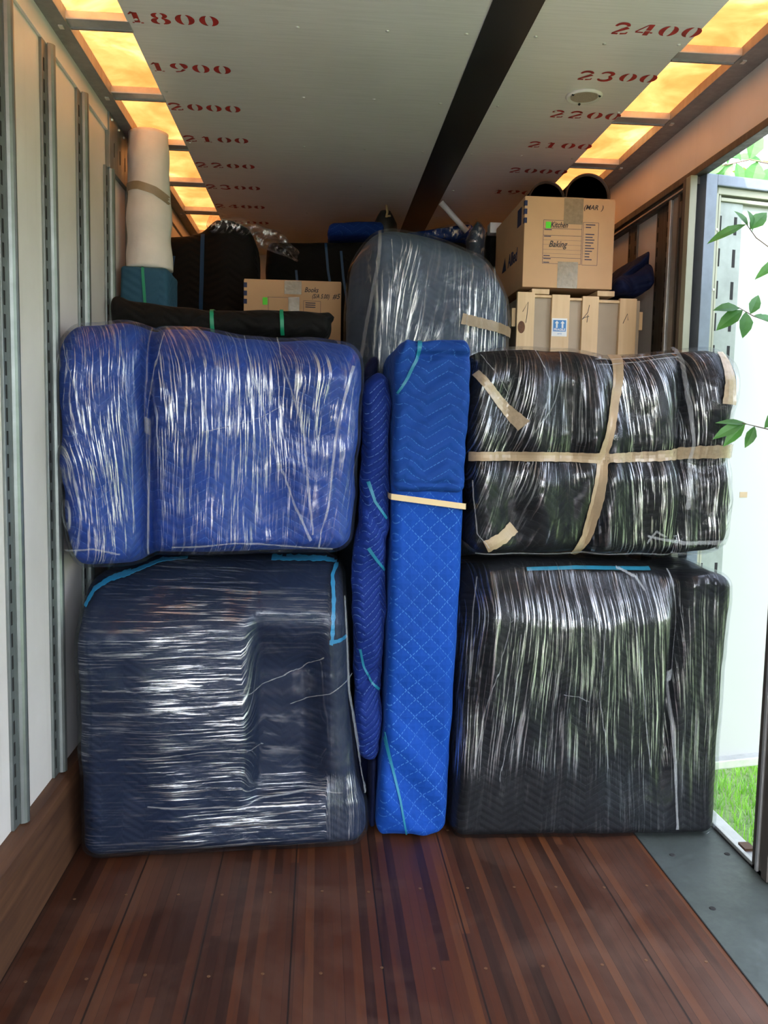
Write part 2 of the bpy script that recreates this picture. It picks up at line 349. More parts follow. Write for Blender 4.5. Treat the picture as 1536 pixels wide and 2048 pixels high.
def attach(o, parent):
    o.parent = parent
    loc = Vector((0, 0, 0)); p = parent
    while p is not None: loc += p.location; p = p.parent
    if o.type != 'EMPTY' and o.location.length == 0: o.location = -loc      # meshes are written in world metres
    return o

def thing(name, label, cat, loc, group=None):
    o = bpy.data.objects.new(name, None); o.empty_display_size = 0.1; COL.objects.link(o); o.location = loc
    return tag(o, label, cat, group)
def tag(o, label, cat, group=None):
    o['label'] = label; o['category'] = cat
    if group: o['group'] = group
    return o
def structure(o): o['kind'] = 'structure'; return o

_T = np.random.RandomState(3).rand(64, 64, 64)
def vn(x, y, z):
    xi, yi, zi = np.floor(x).astype(int), np.floor(y).astype(int), np.floor(z).astype(int)
    fx, fy, fz = x - xi, y - yi, z - zi
    fx, fy, fz = [f * f * (3 - 2 * f) for f in (fx, fy, fz)]
    g = lambda a, b, c: _T[(xi + a) % 64, (yi + b) % 64, (zi + c) % 64]
    l = lambda a, b, t: a + (b - a) * t
    return l(l(l(g(0, 0, 0), g(1, 0, 0), fx), l(g(0, 1, 0), g(1, 1, 0), fx), fy), l(l(g(0, 0, 1), g(1, 0, 1), fx), l(g(0, 1, 1), g(1, 1, 1), fx), fy), fz) - 0.5
def fbm(x, y, z, o=3):
    r = 0; a = 1.0
    for i in range(o): r = r + a * vn(x * 2 ** i + 7 * i, y * 2 ** i + 3 * i, z * 2 ** i + 11 * i); a *= 0.5
    return r
def sst(a, b, x): t = np.clip((x - a) / (b - a), 0, 1); return t * t * (3 - 2 * t)
def prof(pts):
    px = [p[0] for p in pts]; py = [p[1] for p in pts]
    def f(t):
        # smooth the piecewise-linear profile a little
        return (np.interp(t - 0.06, px, py) + np.interp(t, px, py) * 2 + np.interp(t + 0.06, px, py)) / 4
    return f

def soft_box(name, mat, parent, L, R, B, T, yf, depth, r=0.08, n=(70, 36, 70), front=None, noise=0.012, nscale=5.0, seed=0.0, uvf=None, grow=0.0, back_shrink=0.0, lean=None, tight=None):
    """a soft wrapped block: rounded box whose left/right sides follow L(t), R(t) and bottom/top follow B(s), T(s), in metres; t, s run -1..1"""
    hx, hz = (R(np.array([0.]))[0] - L(np.array([0.]))[0]) / 2, (T(np.array([0.]))[0] - B(np.array([0.]))[0]) / 2
    hy = depth / 2; h = np.array([hx, hy, hz])
    bm = bmesh.new(); grids = []
    verts = {}; P = []; F = []
    def key(p): return tuple(np.round(p, 5))
    axes = [(0, 2, 1, -1), (0, 2, 1, 1), (1, 2, 0, -1), (1, 2, 0, 1), (0, 1, 2, -1), (0, 1, 2, 1)]
    for (a, b, c, sg) in axes:
        ua = np.linspace(-1, 1, n[a] + 1); ub = np.linspace(-1, 1, n[b] + 1)
        ua = ua + 0.12 * np.sin(PI * ua) ; ub = ub + 0.12 * np.sin(PI * ub)      # a little denser towards the corners
        idx = np.zeros((len(ua), len(ub)), int)
        for i, u in enumerate(ua):
            for j, w in enumerate(ub):
                p = [0, 0, 0]; p[a] = u; p[b] = w; p[c] = sg; k = key(p)
                if k not in verts: verts[k] = len(P); P.append(p)
                idx[i, j] = verts[k]
        flip = (sg > 0) ^ (c == 1)
        for i in range(len(ua) - 1):
            for j in range(len(ub) - 1):
                q = (idx[i, j], idx[i + 1, j], idx[i + 1, j + 1], idx[i, j + 1])
                F.append(q if flip else q[::-1])
    P = np.array(P, float) * h
    rr = np.minimum(r, h * 0.98)
    inner = np.clip(P, -(h - rr), h - rr); d = P - inner; ln = np.linalg.norm(d / rr, axis=1); msk = ln > 1e-9
    P[msk] = inner[msk] + d[msk] / ln[msk][:, None]
    s, t = P[:, 0] / hx, P[:, 2] / hz; dep = (P[:, 1] + hy) / depth
    X = L(t) + (R(t) - L(t)) * (s + 1) / 2; Z = B(s) + (T(s) - B(s)) * (t + 1) / 2
    mx = (L(t) + R(t)) / 2; X = mx + (X - mx) * (1 - back_shrink * dep)
    Y = yf + dep * depth
    fw = 1 - sst(0.15, 0.75, dep)
    if front is not None: Y = Y + front(X, Z, s, t) * fw
    if lean is not None: Y = Y + lean(s, t)
    ns = fbm(X * nscale + seed, Y * nscale, Z * nscale, 3)
    cxm, czm = X.mean(), Z.mean()
    X = X + noise * ns * np.clip(np.abs(s), 0, 1) * np.sign(s) - 0; Y = Y - noise * fbm(X * nscale + seed + 9, Z * nscale, Y * nscale + seed, 3) * np.where(dep < 0.5, 1, -1)
    Z = Z + noise * fbm(X * nscale, Y * nscale + seed + 4, Z * nscale, 2) * np.clip(t, 0, 1)
    me = bpy.data.meshes.new(name); V = np.stack([X, Y, Z], 1)
    me.from_pydata(V.tolist(), [], [tuple(int(i) for i in f) for f in F]); me.update()
    if grow:
        nr = np.zeros(len(V) * 3); me.vertices.foreach_get('normal', nr); V = V + nr.reshape(-1, 3) * grow
        V[:, 2] = np.maximum(V[:, 2], 0.002)
        me.vertices.foreach_set('co', V.ravel()); me.update()
    if uvf is None: uvf = lambda X, Y, Z: (X + Y, Z)
    U, Wv = uvf(V[:, 0], V[:, 1], V[:, 2])
    ul = me.uv_layers.new(name='UVMap'); li = np.zeros(len(me.loops), int); me.loops.foreach_get('vertex_index', li)
    ul.data.foreach_set('uv', np.stack([U[li], Wv[li]], 1).ravel())
    ta = me.attributes.new('tight', 'FLOAT', 'POINT'); tv = np.ones(len(V)) if tight is None else np.clip(tight(V[:, 0], V[:, 1], V[:, 2]), 0, 1.3) * np.ones(len(V)); ta.data.foreach_set('value', tv)
    me.polygons.foreach_set('use_smooth', [True] * len(me.polygons)); me.materials.append(mat)
    o = bpy.data.objects.new(name, me); COL.objects.link(o)
    if parent is not None: attach(o, parent)
    return o

def bvh(o):
    me = o.data
    return BVHTree.FromPolygons([v.co[:] for v in me.vertices], [p.vertices[:] for p in me.polygons])

def ribbon(name, mat, parent, tree, pts, width, off=0.003, thick=0.0015, n=60, wob=0.0, axis='y', mb=None):
    """a strip laid over a surface: pts are (x, z) seen from the front, projected along +Y onto the surface"""
    own = mb is None; mb = mb or MB()
    P = [Vector((p[0], p[1])) for p in pts]
    # dense resample
    cum = [0]
    for a, b in zip(P, P[1:]): cum.append(cum[-1] + (b - a).length)
    tot = cum[-1]; ws = width if hasattr(width, '__len__') else [width, width]
    rows = []
    for i in range(n + 1):
        q = tot * i / n; k = max(j for j in range(len(P) - 1) if cum[j] <= q + 1e-9)
        f = (q - cum[k]) / max(1e-9, cum[k + 1] - cum[k]); c = P[k].lerp(P[k + 1], f)
        q2 = min(tot, q + tot * .03); k2 = max(j for j in range(len(P) - 1) if cum[j] <= q2 + 1e-9); f2 = (q2 - cum[k2]) / max(1e-9, cum[k2 + 1] - cum[k2]); c2 = P[k2].lerp(P[k2 + 1], f2)
        q1 = max(0, q - tot * .03); k1 = max(j for j in range(len(P) - 1) if cum[j] <= q1 + 1e-9); f1 = (q1 - cum[k1]) / max(1e-9, cum[k1 + 1] - cum[k1]); c1 = P[k1].lerp(P[k1 + 1], f1)
        dr = (c2 - c1).normalized(); nn = Vector((-dr.y, dr.x)); w = ws[0] + (ws[-1] - ws[0]) * i / n
        w *= 1 + wob * math.sin(i * 1.3) * math.sin(i * .41)
        row = []
        for j in (-1, -.33, .33, 1):
            e = c + nn * (w / 2 * j)
            hit = tree.ray_cast(Vector((e.x, -1.0, e.y)), Vector((0, 1, 0)))
            if hit[0] is None: row.append(None); continue
            nr = hit[1] if hit[1].y < 0 else -hit[1]
            row.append((hit[0] + nr * off, hit[0] + nr * (off + thick)))
        rows.append(row)
    k = mb.mat(mat)
    for a, b in zip(rows, rows[1:]):
        for j in range(3):
            q = (a[j], a[j + 1], b[j + 1], b[j])
            if any(v is None for v in q): continue
            if max((q[m][1] - q[(m + 1) % 4][1]).length for m in range(4)) > 0.12: continue
            mb.quad([v[1] for v in q], mat); mb.quad([v[0] for v in reversed(q)], mat)
            if j == 0: mb.quad([a[0][0], a[0][1], b[0][1], b[0][0]], mat)
            if j == 2: mb.quad([a[3][1], a[3][0], b[3][0], b[3][1]], mat)
    if own:
        bmx = mb.build(name, parent, True)
        return bmx
    return mb

def text(name, body, size, loc, rot, mat, parent, shear=0.0, offset=0.0, sx=1.0, align='CENTER', ext=0.0004):
    cu = bpy.data.curves.new(name, 'FONT'); cu.body = body; cu.size = size; cu.align_x = align; cu.align_y = 'CENTER'; cu.shear = shear; cu.offset = offset; cu.extrude = ext; cu.resolution_u = 3
    tmp = bpy.data.objects.new('tmp', cu); COL.objects.link(tmp)
    dg = bpy.context.evaluated_depsgraph_get(); dg.update()
    me = bpy.data.meshes.new_from_object(tmp.evaluated_get(dg)); bpy.data.objects.remove(tmp)
    me.materials.clear(); me.materials.append(mat)
    mtx = Matrix.Translation(loc) @ rot.to_4x4() @ Matrix.Diagonal((sx, 1, 1, 1)); me.transform(mtx)
    o = bpy.data.objects.new(name, me); COL.objects.link(o)
    if parent is not None: attach(o, parent)
    return o
FRONT = Matrix.Rotation(PI / 2, 3, 'X')                                   # reads from -Y
CEIL = Matrix(((1, 0, 0), (0, -1, 0), (0, 0, -1)))                        # reads from below, right = +X, top towards the viewer
LEFTSIDE = Matrix(((0, 0, -1), (-1, 0, 0), (0, 1, 0)))                    # reads from -X

# ------------------------------------------------------------------ the truck body
XL, XR, ZC, Y0, Y1 = -0.94, 1.60, 2.935, -1.25, 6.9
f = MB(); f.box(XL - .05, XR + .02, Y0, Y1, -0.14, 0.0, M['floor']); flo = structure(f.build('floor'))
s = MB()
for k in range(12):
    y = 0.2 + k * 0.43
    for j in range(13):
        x = -0.80 + j * 0.165 + random.uniform(-.015, .015)
        bm = bmesh.new(); bmesh.ops.create_cone(bm, cap_ends=True, segments=10, radius1=.0052, radius2=.005, depth=.0012)
        s.bm(bm, M['brass'], Matrix.Translation((x, y + random.uniform(-.01, .01), .0008)))
s.build('screw_heads', flo)
k = MB(); k.box(1.267, XR + .005, Y0, 4.0, 0.0, 0.003, M['plate'])
k.box(1.2635, 1.267, Y0, 4.0, 0.0, 0.0035, M['slot'])
sill = structure(k.build('trim_1'))
s = MB()
for k_ in range(11):
    for x in (1.34, 1.55):
        y = 0.1 + k_ * 0.36
        bm = bmesh.new(); bmesh.ops.create_cone(bm, cap_ends=True, segments=12, radius1=.012, radius2=.009, depth=.003)
        s.bm(bm, M['slot'], Matrix.Translation((x + random.uniform(-.01, .01), y, .004)))
s.build('dark_screw_heads', sill)
k = MB(); k.box(XR + .005, XR + .075, Y0, 6.9, -0.10, 0.012, M['alu'], .004); k.box(XR + .005, XR + .02, Y0, 6.9, 0.0, 0.022, M['alu'], .003)
for y in (2.2, 3.02, 3.3): k.box(XR + .035, XR + .055, y, y + .02, .012, .0135, M['slot'])
k.box(XR + .03, XR + .07, 2.98, 3.035, .012, .022, M['kick'])
structure(k.build('trim_2'))

# left kick board with a worn rounded top
k = MB(); prf = [(-0.94, 0.0), (-0.885, 0.0), (-0.888, 0.25), (-0.892, 0.285), (-0.905, 0.31), (-0.94, 0.318)]
b = len(k.v)
for y in (Y0, Y1): k.v += [(x, y, z) for x, z in prf]
n_ = len(prf); mi = k.mat(M['kick'])
for i in range(n_):
    k.f.append((i, (i + 1) % n_, n_ + (i + 1) % n_, n_ + i)); k.mi.append(mi)
k.f.append(tuple(range(n_))); k.mi.append(mi); k.f.append(tuple(reversed(range(n_, 2 * n_)))); k.mi.append(mi)
structure(k.build('baseboard_left'))

w = MB(); w.box(XL - .04, XL, Y0, Y1, 0.0, ZC, M['wall']); w.box(XL, XL + .012, Y0, Y1, 2.845, ZC, M['wall'], .003)
wl = structure(w.build('wall_left'))
w = MB(); w.box(XL, XR, Y1, Y1 + .04, 0, ZC, M['wall']); structure(w.build('wall_front'))
# right wall: a strip above the side doors, and the closed part further in
w = MB(); w.box(XR - .02, XR + .006, Y0, Y1, 2.70, ZC + .03, M['wall']); w.box(XR, XR + .03, 3.66, Y1, 0.0, 2.70, M['wall']); w.box(XR + .005, XR + .035, Y0, 1.0, 0.0, 2.70, M['wall'])  # unseen rear stretch added to cut side light on the left wall
structure(w.build('wall_right'))
r = MB(); r.box(XR - .040, XR + .006, Y0, Y1, 2.672, 2.702, M['darksteel'], .003); r.box(XR - .03, XR + .05, 3.60, Y1, 2.64, 2.672, M['darksteel'], .002); r.box(XR - .036, XR - .03, 3.7, Y1, 2.648, 2.654, M['alu'])
structure(r.build('trim_3'))

def post(name, x, yc, sgn, z0, z1, m, wid=0.148, rib=True):
    """slotted load-track upright on a side wall, sgn = direction it faces"""
    p = MB(); hw = wid / 2
    p.box(min(x, x + sgn * .010), max(x, x + sgn * .010), yc - hw, yc + hw, z0, z1, m, .002)
    if rib:
        pts = [(x + sgn * .012, yc - .002, z0), (x + sgn * .012, yc - .002, z1)]; p.tube(pts, .021, m, 14)
        p.box(min(x, x + sgn * .02), max(x, x + sgn * .02), yc + .022, yc + .028, z0, z1, m)
    z = z0 + .03
    while z < z1 - .06:
        for dy in (-hw + .018, hw - .020):
            p.box(min(x + sgn * .0095, x + sgn * .0112), max(x + sgn * .0095, x + sgn * .0112), yc + dy - .005, yc + dy + .005, z, z + .042, M['slot'])
        z += .0685
    return structure(p.build(name))
i_t = 4
for yc in (-0.60, -0.19, 0.22, 0.63, 1.04, 1.45, 1.86, 2.27, 2.68, 3.085, 3.50, 3.92, 4.33, 4.74, 5.15):
    post('trim_%d' % i_t, XL, yc, 1, 0.318, 2.85 if yc < 3.8 or yc > 4.3 else 2.69, M['galv']); i_t += 1
post('trim_%d' % i_t, XR, 4.375, -1, 0.0, 2.64, M['darksteel'], .12, False); i_t += 1
post('trim_%d' % i_t, XR, 3.985, -1, 0.0, 2.64, M['darksteel'], .15, False); i_t += 1
post('trim_%d' % i_t, XR, 3.70, -1, 0.0, 2.672, M['darksteel'], .12, False); i_t += 1
for (y, dx, wd, mm) in ((3.865, .03, .024, 'alu'), (3.815, .022, .05, 'beam'), (3.765, .03, .016, 'darksteel'), (3.70, .035, .022, 'beam')):
    p = MB(); p.box(XR - dx, XR, y - wd / 2, y + wd / 2, 0.0, 2.66, M[mm], .003); structure(p.build('trim_%d' % i_t)); i_t += 1
p = MB(); p.box(1.541, 1.572, 3.585, 3.63, 0.0, 2.672, M['doorcream'], .004); p.box(1.541, 1.585, 3.63, 3.66, 0.0, 2.672, M['darksteel'], .003); structure(p.build('trim_%d' % i_t)); i_t += 1
p = MB(); p.box(XR - .04, XR - .02, 3.71, 3.73, 2.53, 2.60, M['darksteel'], .004); structure(p.build('trim_%d' % i_t)); i_t += 1
# upright between the two right-hand doorways, close to the camera
p = MB(); p.box(XR + .005, XR + .13, 2.74, 2.885, -0.10, 2.672, M['darksteel'], .004); p.box(XR - .006, XR + .006, 2.76, 2.80, 0.01, 2.672, M['darksteel'], .002); p.box(XR - .003, XR + .006, 2.835, 2.85, .01, 2.672, M['alu'], .002)
structure(p.build('trim_%d' % i_t)); i_t += 1
# slotted gusset plate high on the left wall
p = MB(); p.box(XL, XL + .020, 3.885, 4.30, 2.69, ZC - .004, M['galv'], .003)
for y in (3.96, 4.07, 4.17): p.box(XL + .0195, XL + .0212, y, y + .006, 2.755, 2.815, M['slot'])
for y in (3.92, 4.05, 4.15, 4.24):
    bm = bmesh.new(); bmesh.ops.create_icosphere(bm, subdivisions=2, radius=.007); p.bm(bm, M['screw'], Matrix.Translation((XL + .021, y, 2.90)))
structure(p.build('trim_%d' % i_t)); i_t += 1

# ceiling: central sheet, amber skylight strips either side
c = MB(); c.box(-.665, 1.258, Y0, Y1, ZC, ZC + .035, M['ceiling']); ceil = structure(c.build('ceiling'))
c = MB(); c.box(0.527, 0.69, Y0, Y1, ZC - .003, ZC, M['rubber']); c.build('rubber_strip', ceil)
rv = MB()
for yk in range(14):
    y = 0.55 + yk * 0.63 / 1.0 * .985
    for x in (-.635, -.09, .21, .485, .73, .98, 1.235):
        bm = bmesh.new(); bmesh.ops.create_icosphere(bm, subdivisions=2, radius=.0075)
        rv.bm(bm, M['screw'], Matrix.Translation((x + random.uniform(-.008, .008), y + random.uniform(-.02, .02), ZC)) @ Matrix.Diagonal((1, 1, .5, 1)))
rv.build('rivets', ceil, True)
sk_edges = [-1.3 + .02] + [-0.66 + .6295 * k for k in range(0, 12)] + [Y1]
bars_y = [3.105 + .6295 * k for k in range(-7, 7)]
for nm, (xa, xb) in enumerate(((-.872, -.66), (1.253, 1.49)), 1):
    for j in range(len(bars_y) - 1):
        g = MB(); ya, yb = bars_y[j], bars_y[j + 1]
        rows_ = 4; cols_ = 8                                   # a slightly bowed sheet
        for a in range(rows_):
            for b2 in range(cols_):
                q = []
                for (da, db) in ((0, 0), (1, 0), (1, 1), (0, 1)):
                    fx, fy = (a + da) / rows_, (b2 + db) / cols_
                    q.append((xa + fx * (xb - xa), ya + fy * (yb - ya), ZC + .028 + .006 * math.sin(PI * fy)))
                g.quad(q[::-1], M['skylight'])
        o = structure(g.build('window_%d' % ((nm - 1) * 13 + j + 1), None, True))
    for y in bars_y:
        g = MB(); g.box(xa, xb, y - .036, y + .036, ZC - .002, ZC + .026, M['alu'], .004); g.box(xa, xb, y + .026, y + .037, ZC - .006, ZC + .026, M['beam']); structure(g.build('trim_%d' % i_t)); i_t += 1
g = MB(); g.box(XL, -.868, Y0, Y1, ZC - .012, ZC + .035, M['beam'], .003)
for y in bars_y: g.box(-.90, -.885, y - .012, y + .012, ZC - .017, ZC - .012, M['screw'])
structure(g.build('trim_%d' % i_t)); i_t += 1
g = MB(); g.box(1.485, XR + .03, Y0, Y1, ZC - .006, ZC + .035, M['beam'], .003)
for y in bars_y: g.box(1.50, 1.515, y - .012, y + .012, ZC - .011, ZC - .006, M['screw'])
structure(g.build('trim_%d' % i_t)); i_t += 1
# round vent
v = MB(); vc = (1.045, 3.50, ZC)
v.lathe([(.052, -.001), (.066, -.010), (.070, -.006), (.074, 0.0)], M['paper'], vc, 40); vent = v.build('vent', ceil, True)
v = MB(); v.lathe([(0.0001, -.006), (.054, -.006), (.054, 0)], m_plain('vent_mesh', (.42, .33, .26), .6, 0, .4, 300), vc, 40); v.build('vent_mesh', vent)
v = MB()
for a in (90, 210, 330):
    bm = bmesh.new(); bmesh.ops.create_icosphere(bm, subdivisions=1, radius=.006); v.bm(bm, M['slot'], Matrix.Translation((vc[0] + .063 * math.cos(math.radians(a)), vc[1] + .063 * math.sin(math.radians(a)), ZC - .009)))
v.build('vent_screws', vent)

# stencilled red capacity figures
def glyph(ch):
    """list of strokes ((x,y,width),...) in a unit-high cell, stencil style with gaps"""
    def arc(cx, cy, rx, ry, a0, a1, w0, w1, n=10):
        out = []
        for i in range(n + 1):
            f_ = i / n; a = math.radians(a0 + (a1 - a0) * f_); out.append((cx + rx * math.cos(a), cy + ry * math.sin(a), w0 + (w1 - w0) * math.sin(PI * f_)))
        return out
    if ch == '0': return [arc(.38, .5, .25, .42, 106, 254, .03, .22), arc(.38, .5, .25, .42, 74, -74, .03, .22)]
    if ch == '1': return [[(.36, .06, .20), (.36, .9, .20)], [(.12, .72, .05), (.30, .92, .14)], [(.16, .04, .08), (.24, .04, .08)], [(.48, .04, .08), (.58, .04, .08)]]
    if ch == '2': return [arc(.33, .66, .24, .26, 175, 10, .10, .20), [(.58, .60, .22), (.36, .36, .16), (.12, .12, .08)], [(.10, .07, .13), (.34, .07, .14)], [(.42, .07, .14), (.64, .10, .10), (.66, .24, .05)]]
    if ch == '3': return [arc(.30, .72, .24, .22, 170, -60, .08, .20), arc(.31, .28, .26, .25, 62, -170, .08, .22)]
    if ch == '4': return [[(.50, .04, .20), (.50, .40, .20)], [(.50, .46, .20), (.50, .95, .20)], [(.40, .92, .06), (.06, .32, .08)], [(.06, .28, .10), (.36, .28, .10)], [(.62, .28, .10), (.72, .28, .10)]]
    if ch == '5': return [[(.14, .95, .05), (.14, .58, .10)], [(.16, .90, .16), (.60, .90, .16)], arc(.32, .30, .27, .27, 120, -165, .08, .22)]
    if ch == '8': return [arc(.36, .73, .21, .20, 105, 255, .05, .18), arc(.36, .73, .21, .20, 75, -75, .05, .18), arc(.36, .27, .26, .23, 105, 255, .05, .22), arc(.36, .27, .26, .23, 75, -75, .05, .22)]
    if ch == '9': return [arc(.36, .66, .25, .28, 105, 255, .05, .22), arc(.36, .62, .26, .32, 75, -40, .05, .26), [(.55, .34, .16), (.40, .12, .10), (.16, .05, .10)]]
    return []
def stencil(body, xc, yc, h=0.084, wcell=0.080, slant=0.0):
    mb = MB(); x0 = xc - wcell * len(body) / 2
    for i, ch in enumerate(body):
        for st in glyph(ch):
            L_, R_ = [], []
            for k_, (px, py, w_) in enumerate(st):
                a = st[max(0, k_ - 1)]; b_ = st[min(len(st) - 1, k_ + 1)]; dx, dy = b_[0] - a[0], b_[1] - a[1]; l_ = math.hypot(dx, dy) or 1
                nx, ny = -dy / l_ * w_ / 2, dx / l_ * w_ / 2
                for lst, sg in ((L_, 1), (R_, -1)):
                    gx, gy = px + sg * nx, py + sg * ny
                    lst.append((x0 + i * wcell + (gx + .03 + slant * gy) * wcell * 1.12, yc - (gy - .5) * h, ZC - .0008))
            for k_ in range(len(st) - 1): mb.quad([L_[k_], R_[k_], R_[k_ + 1], L_[k_ + 1]], M['red'])
    return mb.build('capacity_figure', ceil)
for n_, y in zip((1800, 1900, 2000, 2100, 2200, 2300, 2400, 2500), (3.035, 3.425, 3.825, 4.225, 4.625, 5.025, 5.44, 5.84)): stencil(str(n_), -.505, y)
for n_, y in zip((2500, 2400, 2300, 2200, 2100, 2000, 1900), (2.53, 2.925, 3.305, 3.70, 4.09, 4.49, 4.89)): stencil(str(n_), 1.118, y)

# ------------------------------------------------------------------ outside
g = MB(); g.quad([(-60, -60, -1.1), (60, -60, -1.1), (60, 60, -1.1), (-60, 60, -1.1)], M['ground']); structure(g.build('ground'))
g = MB(); g.box(-7.0, 2.0, -16.0, 7.2, -1.12, -1.085, M['bounce_slab']); structure(g.build('trim_%d' % i_t)); i_t += 1  # unseen concrete slab added to bounce neutral sunlight onto the ceiling
g = MB(); rg = random.Random(5)
for _ in range(9000):
    x, y = rg.uniform(2.3, 4.4), rg.uniform(4.2, 8.2); h_ = rg.uniform(.05, .13); a = rg.uniform(0, 2 * PI); b_ = rg.uniform(.01, .07); w_ = rg.uniform(.003, .006)
    ca, sa = math.cos(a), math.sin(a); d_ = rg.uniform(0, 2 * PI)
    p0 = Vector((x, y, -1.1)); p1 = p0 + Vector((math.cos(d_) * b_ * .35, math.sin(d_) * b_ * .35, h_ * .6)); p2 = p0 + Vector((math.cos(d_) * b_, math.sin(d_) * b_, h_)); wv = Vector((ca * w_, sa * w_, 0))
    g.quad([p0 - wv, p0 + wv, p1 + wv * .7, p1 - wv * .7], M['blade']); g.quad([p1 - wv * .7, p1 + wv * .7, p2], M['blade'])
o = g.build('grass'); tag(o, 'bright green lawn grass under the open white side door', 'grass'); o['kind'] = 'stuff'

# open side door, hinged at the far end of the doorway
door = structure(bpy.data.objects.new('door_1', None)); COL.objects.link(door); door.location = (1.615, 3.585, .09)
DA = math.radians(12)
def dpart(name, boxes, smooth=False):
    mb = MB()
    for (a0, a1, t0, t1, z0, z1, m, bev) in boxes: mb.box(a0, a1, t0, t1, z0, z1, M[m], bev)
    ca, sa = math.cos(DA), math.sin(DA)
    mb.v = [(1.592 + x * ca - y * sa, 3.585 + x * sa + y * ca, z) for x, y, z in mb.v]
    return mb.build(name, door, smooth)
DZ0, DZ1 = .075, 2.675
dpart('door_panel', [(0.03, 1.25, 0.02, .05, DZ0, DZ1, 'doorwhite', 0)])
dpart('door_frame', [(0.0, .055, -.03, .055, DZ0, DZ1, 'doorgrey', .005), (1.2, 1.26, -.03, .055, DZ0, DZ1, 'doorgrey', .005), (.055, 1.2, -.03, .055, DZ1 - .045, DZ1, 'doorgrey', .005), (.055, 1.2, -.03, .055, DZ0, DZ0 + .04, 'alu', .005)])
dpart('door_seal', [(.055, .078, -.012, .02, DZ0 + .04, DZ1 - .045, 'doorcream', .004), (.084, .094, -.006, .02, DZ0 + .04, DZ1 - .06, 'doorcream', .003), (.055, 1.2, -.012, .02, DZ1 - .075, DZ1 - .045, 'doorcream', .004), (.094, 1.2, -.006, .02, DZ1 - .10, DZ1 - .085, 'doorcream', .003)])
tb = [(.080, .212, .004, .02, DZ0 + .04, DZ1 - .10, 'doortrack', .002)]
z = .13
while z < 2.5:
    for a in (.094, .172): tb.append((a, a + .014, .0025, .006, z, z + .075, 'slot', 0))
    z += .136
dpart('slotted_track', tb)
dpart('door_sticker', [(.295, .335, .0185, .02, 1.31, 1.335, 'tape', 0)])
dpart('door_screws', [(.070, .078, -.015, -.01, z_, z_ + .008, 'screw', 0) for z_ in (.3, .7, 1.1, 1.5, 1.9, 2.2, 2.45)])

# trees
def leaf_mesh(mb, p, d, up, ln, wd, mat, fold=0.25, curl=0.2):
    d = d.normalized(); sd_ = d.cross(up).normalized(); nrm = sd_.cross(d)
    prof_ = [(0, 0), (.18, .55), (.4, 1), (.65, .85), (.86, .4), (1, 0)]
    C_ = [p + d * (ln * t_) - nrm * (curl * ln * t_ * t_) for t_, _ in prof_]
    for sg in (-1, 1):
        E_ = [C_[i] + sd_ * (sg * wd / 2 * prof_[i][1]) + nrm * (fold * wd * .5 * prof_[i][1]) for i in range(6)]
        for i in range(5):
            q = [C_[i], E_[i], E_[i + 1], C_[i + 1]]
            q2 = []
            for v_ in q:
                if not q2 or (v_ - q2[-1]).length > 1e-6: q2.append(v_)
            if (q2[0] - q2[-1]).length < 1e-6: q2 = q2[:-1]
            if len(q2) > 2: mb.quad(q2 if sg > 0 else q2[::-1], mat)

def tree(loc, h, cr, n, label, seed, lsz=.16):
    R_ = random.Random(seed); t = thing('tree', label, 'tree', loc, 'trees beyond the truck')
    mb = MB(); x, y, z = loc
    mb.tube([(x, y, z), (x + .06, y, z + h * .3), (x, y + .05, z + h * .62)], [cr * .09, cr * .07, cr * .04], M['bark'], 10)
    for k_ in range(7):
        a = k_ * 2.4; zz = z + h * (.34 + .04 * k_); mb.tube([(x, y, zz), (x + math.cos(a) * cr * .35, y + math.sin(a) * cr * .35, zz + h * .09), (x + math.cos(a) * cr * .75, y + math.sin(a) * cr * .75, zz + h * .16)], [cr * .035, cr * .022, cr * .01], M['bark'], 6)
    mb.build('trunk', t, True)
    mb = MB(); cl = [(Vector((R_.gauss(0, .45), R_.gauss(0, .45), R_.gauss(0, .38))) * cr, R_.uniform(.25, .45) * cr) for _ in range(16)]
    for _ in range(n):
        c_, r_ = R_.choice(cl); d_ = Vector((R_.gauss(0, 1), R_.gauss(0, 1), R_.gauss(0, 1))).normalized(); p = Vector((x, y, z + h * .68)) + c_ + d_ * r_ * R_.uniform(.75, 1.05)
        dd = (d_ + Vector((0, 0, -.5))).normalized(); up = Vector((R_.uniform(-1, 1), R_.uniform(-1, 1), 1)).normalized(); ln = lsz * R_.uniform(.7, 1.3); sd_ = dd.cross(up).normalized() * ln * .3
        mb.quad([p, p + dd * ln * .5 + sd_, p + dd * ln, p + dd * ln * .5 - sd_], M['foliage'])
    mb.build('crown', t)
    return t
tree((5.2, 8.6, -1.1), 6.0, 2.3, 5200, 'leafy green tree behind the open side door', 1)
tree((2.4, 13.5, -1.1), 6.5, 2.6, 4200, 'tall green tree seen through the gap beside the open door', 2)
tree((7.2, 1.0, -1.1), 5.5, 2.3, 3800, 'broad green tree out to the right of the truck', 3, .2)
tree((5.4, -6.0, -1.1), 6.0, 2.1, 3600, 'unseen green tree behind the truck on the right, added for reflections', 4, .2)  # this tree and the next two are unseen, added for the film to reflect
tree((-5.2, -6.8, -1.1), 6.2, 2.2, 4200, 'unseen green tree behind the truck on the left, added for reflections', 6, .2)
tree((0.6, -14.6, -1.1), 7.0, 2.4, 4200, 'unseen tall tree added for reflections straight behind the truck beyond the hedge', 8, .22)
hb = MB(); R_ = random.Random(9)  # unseen hedge, added and sized to shape what the film reflects
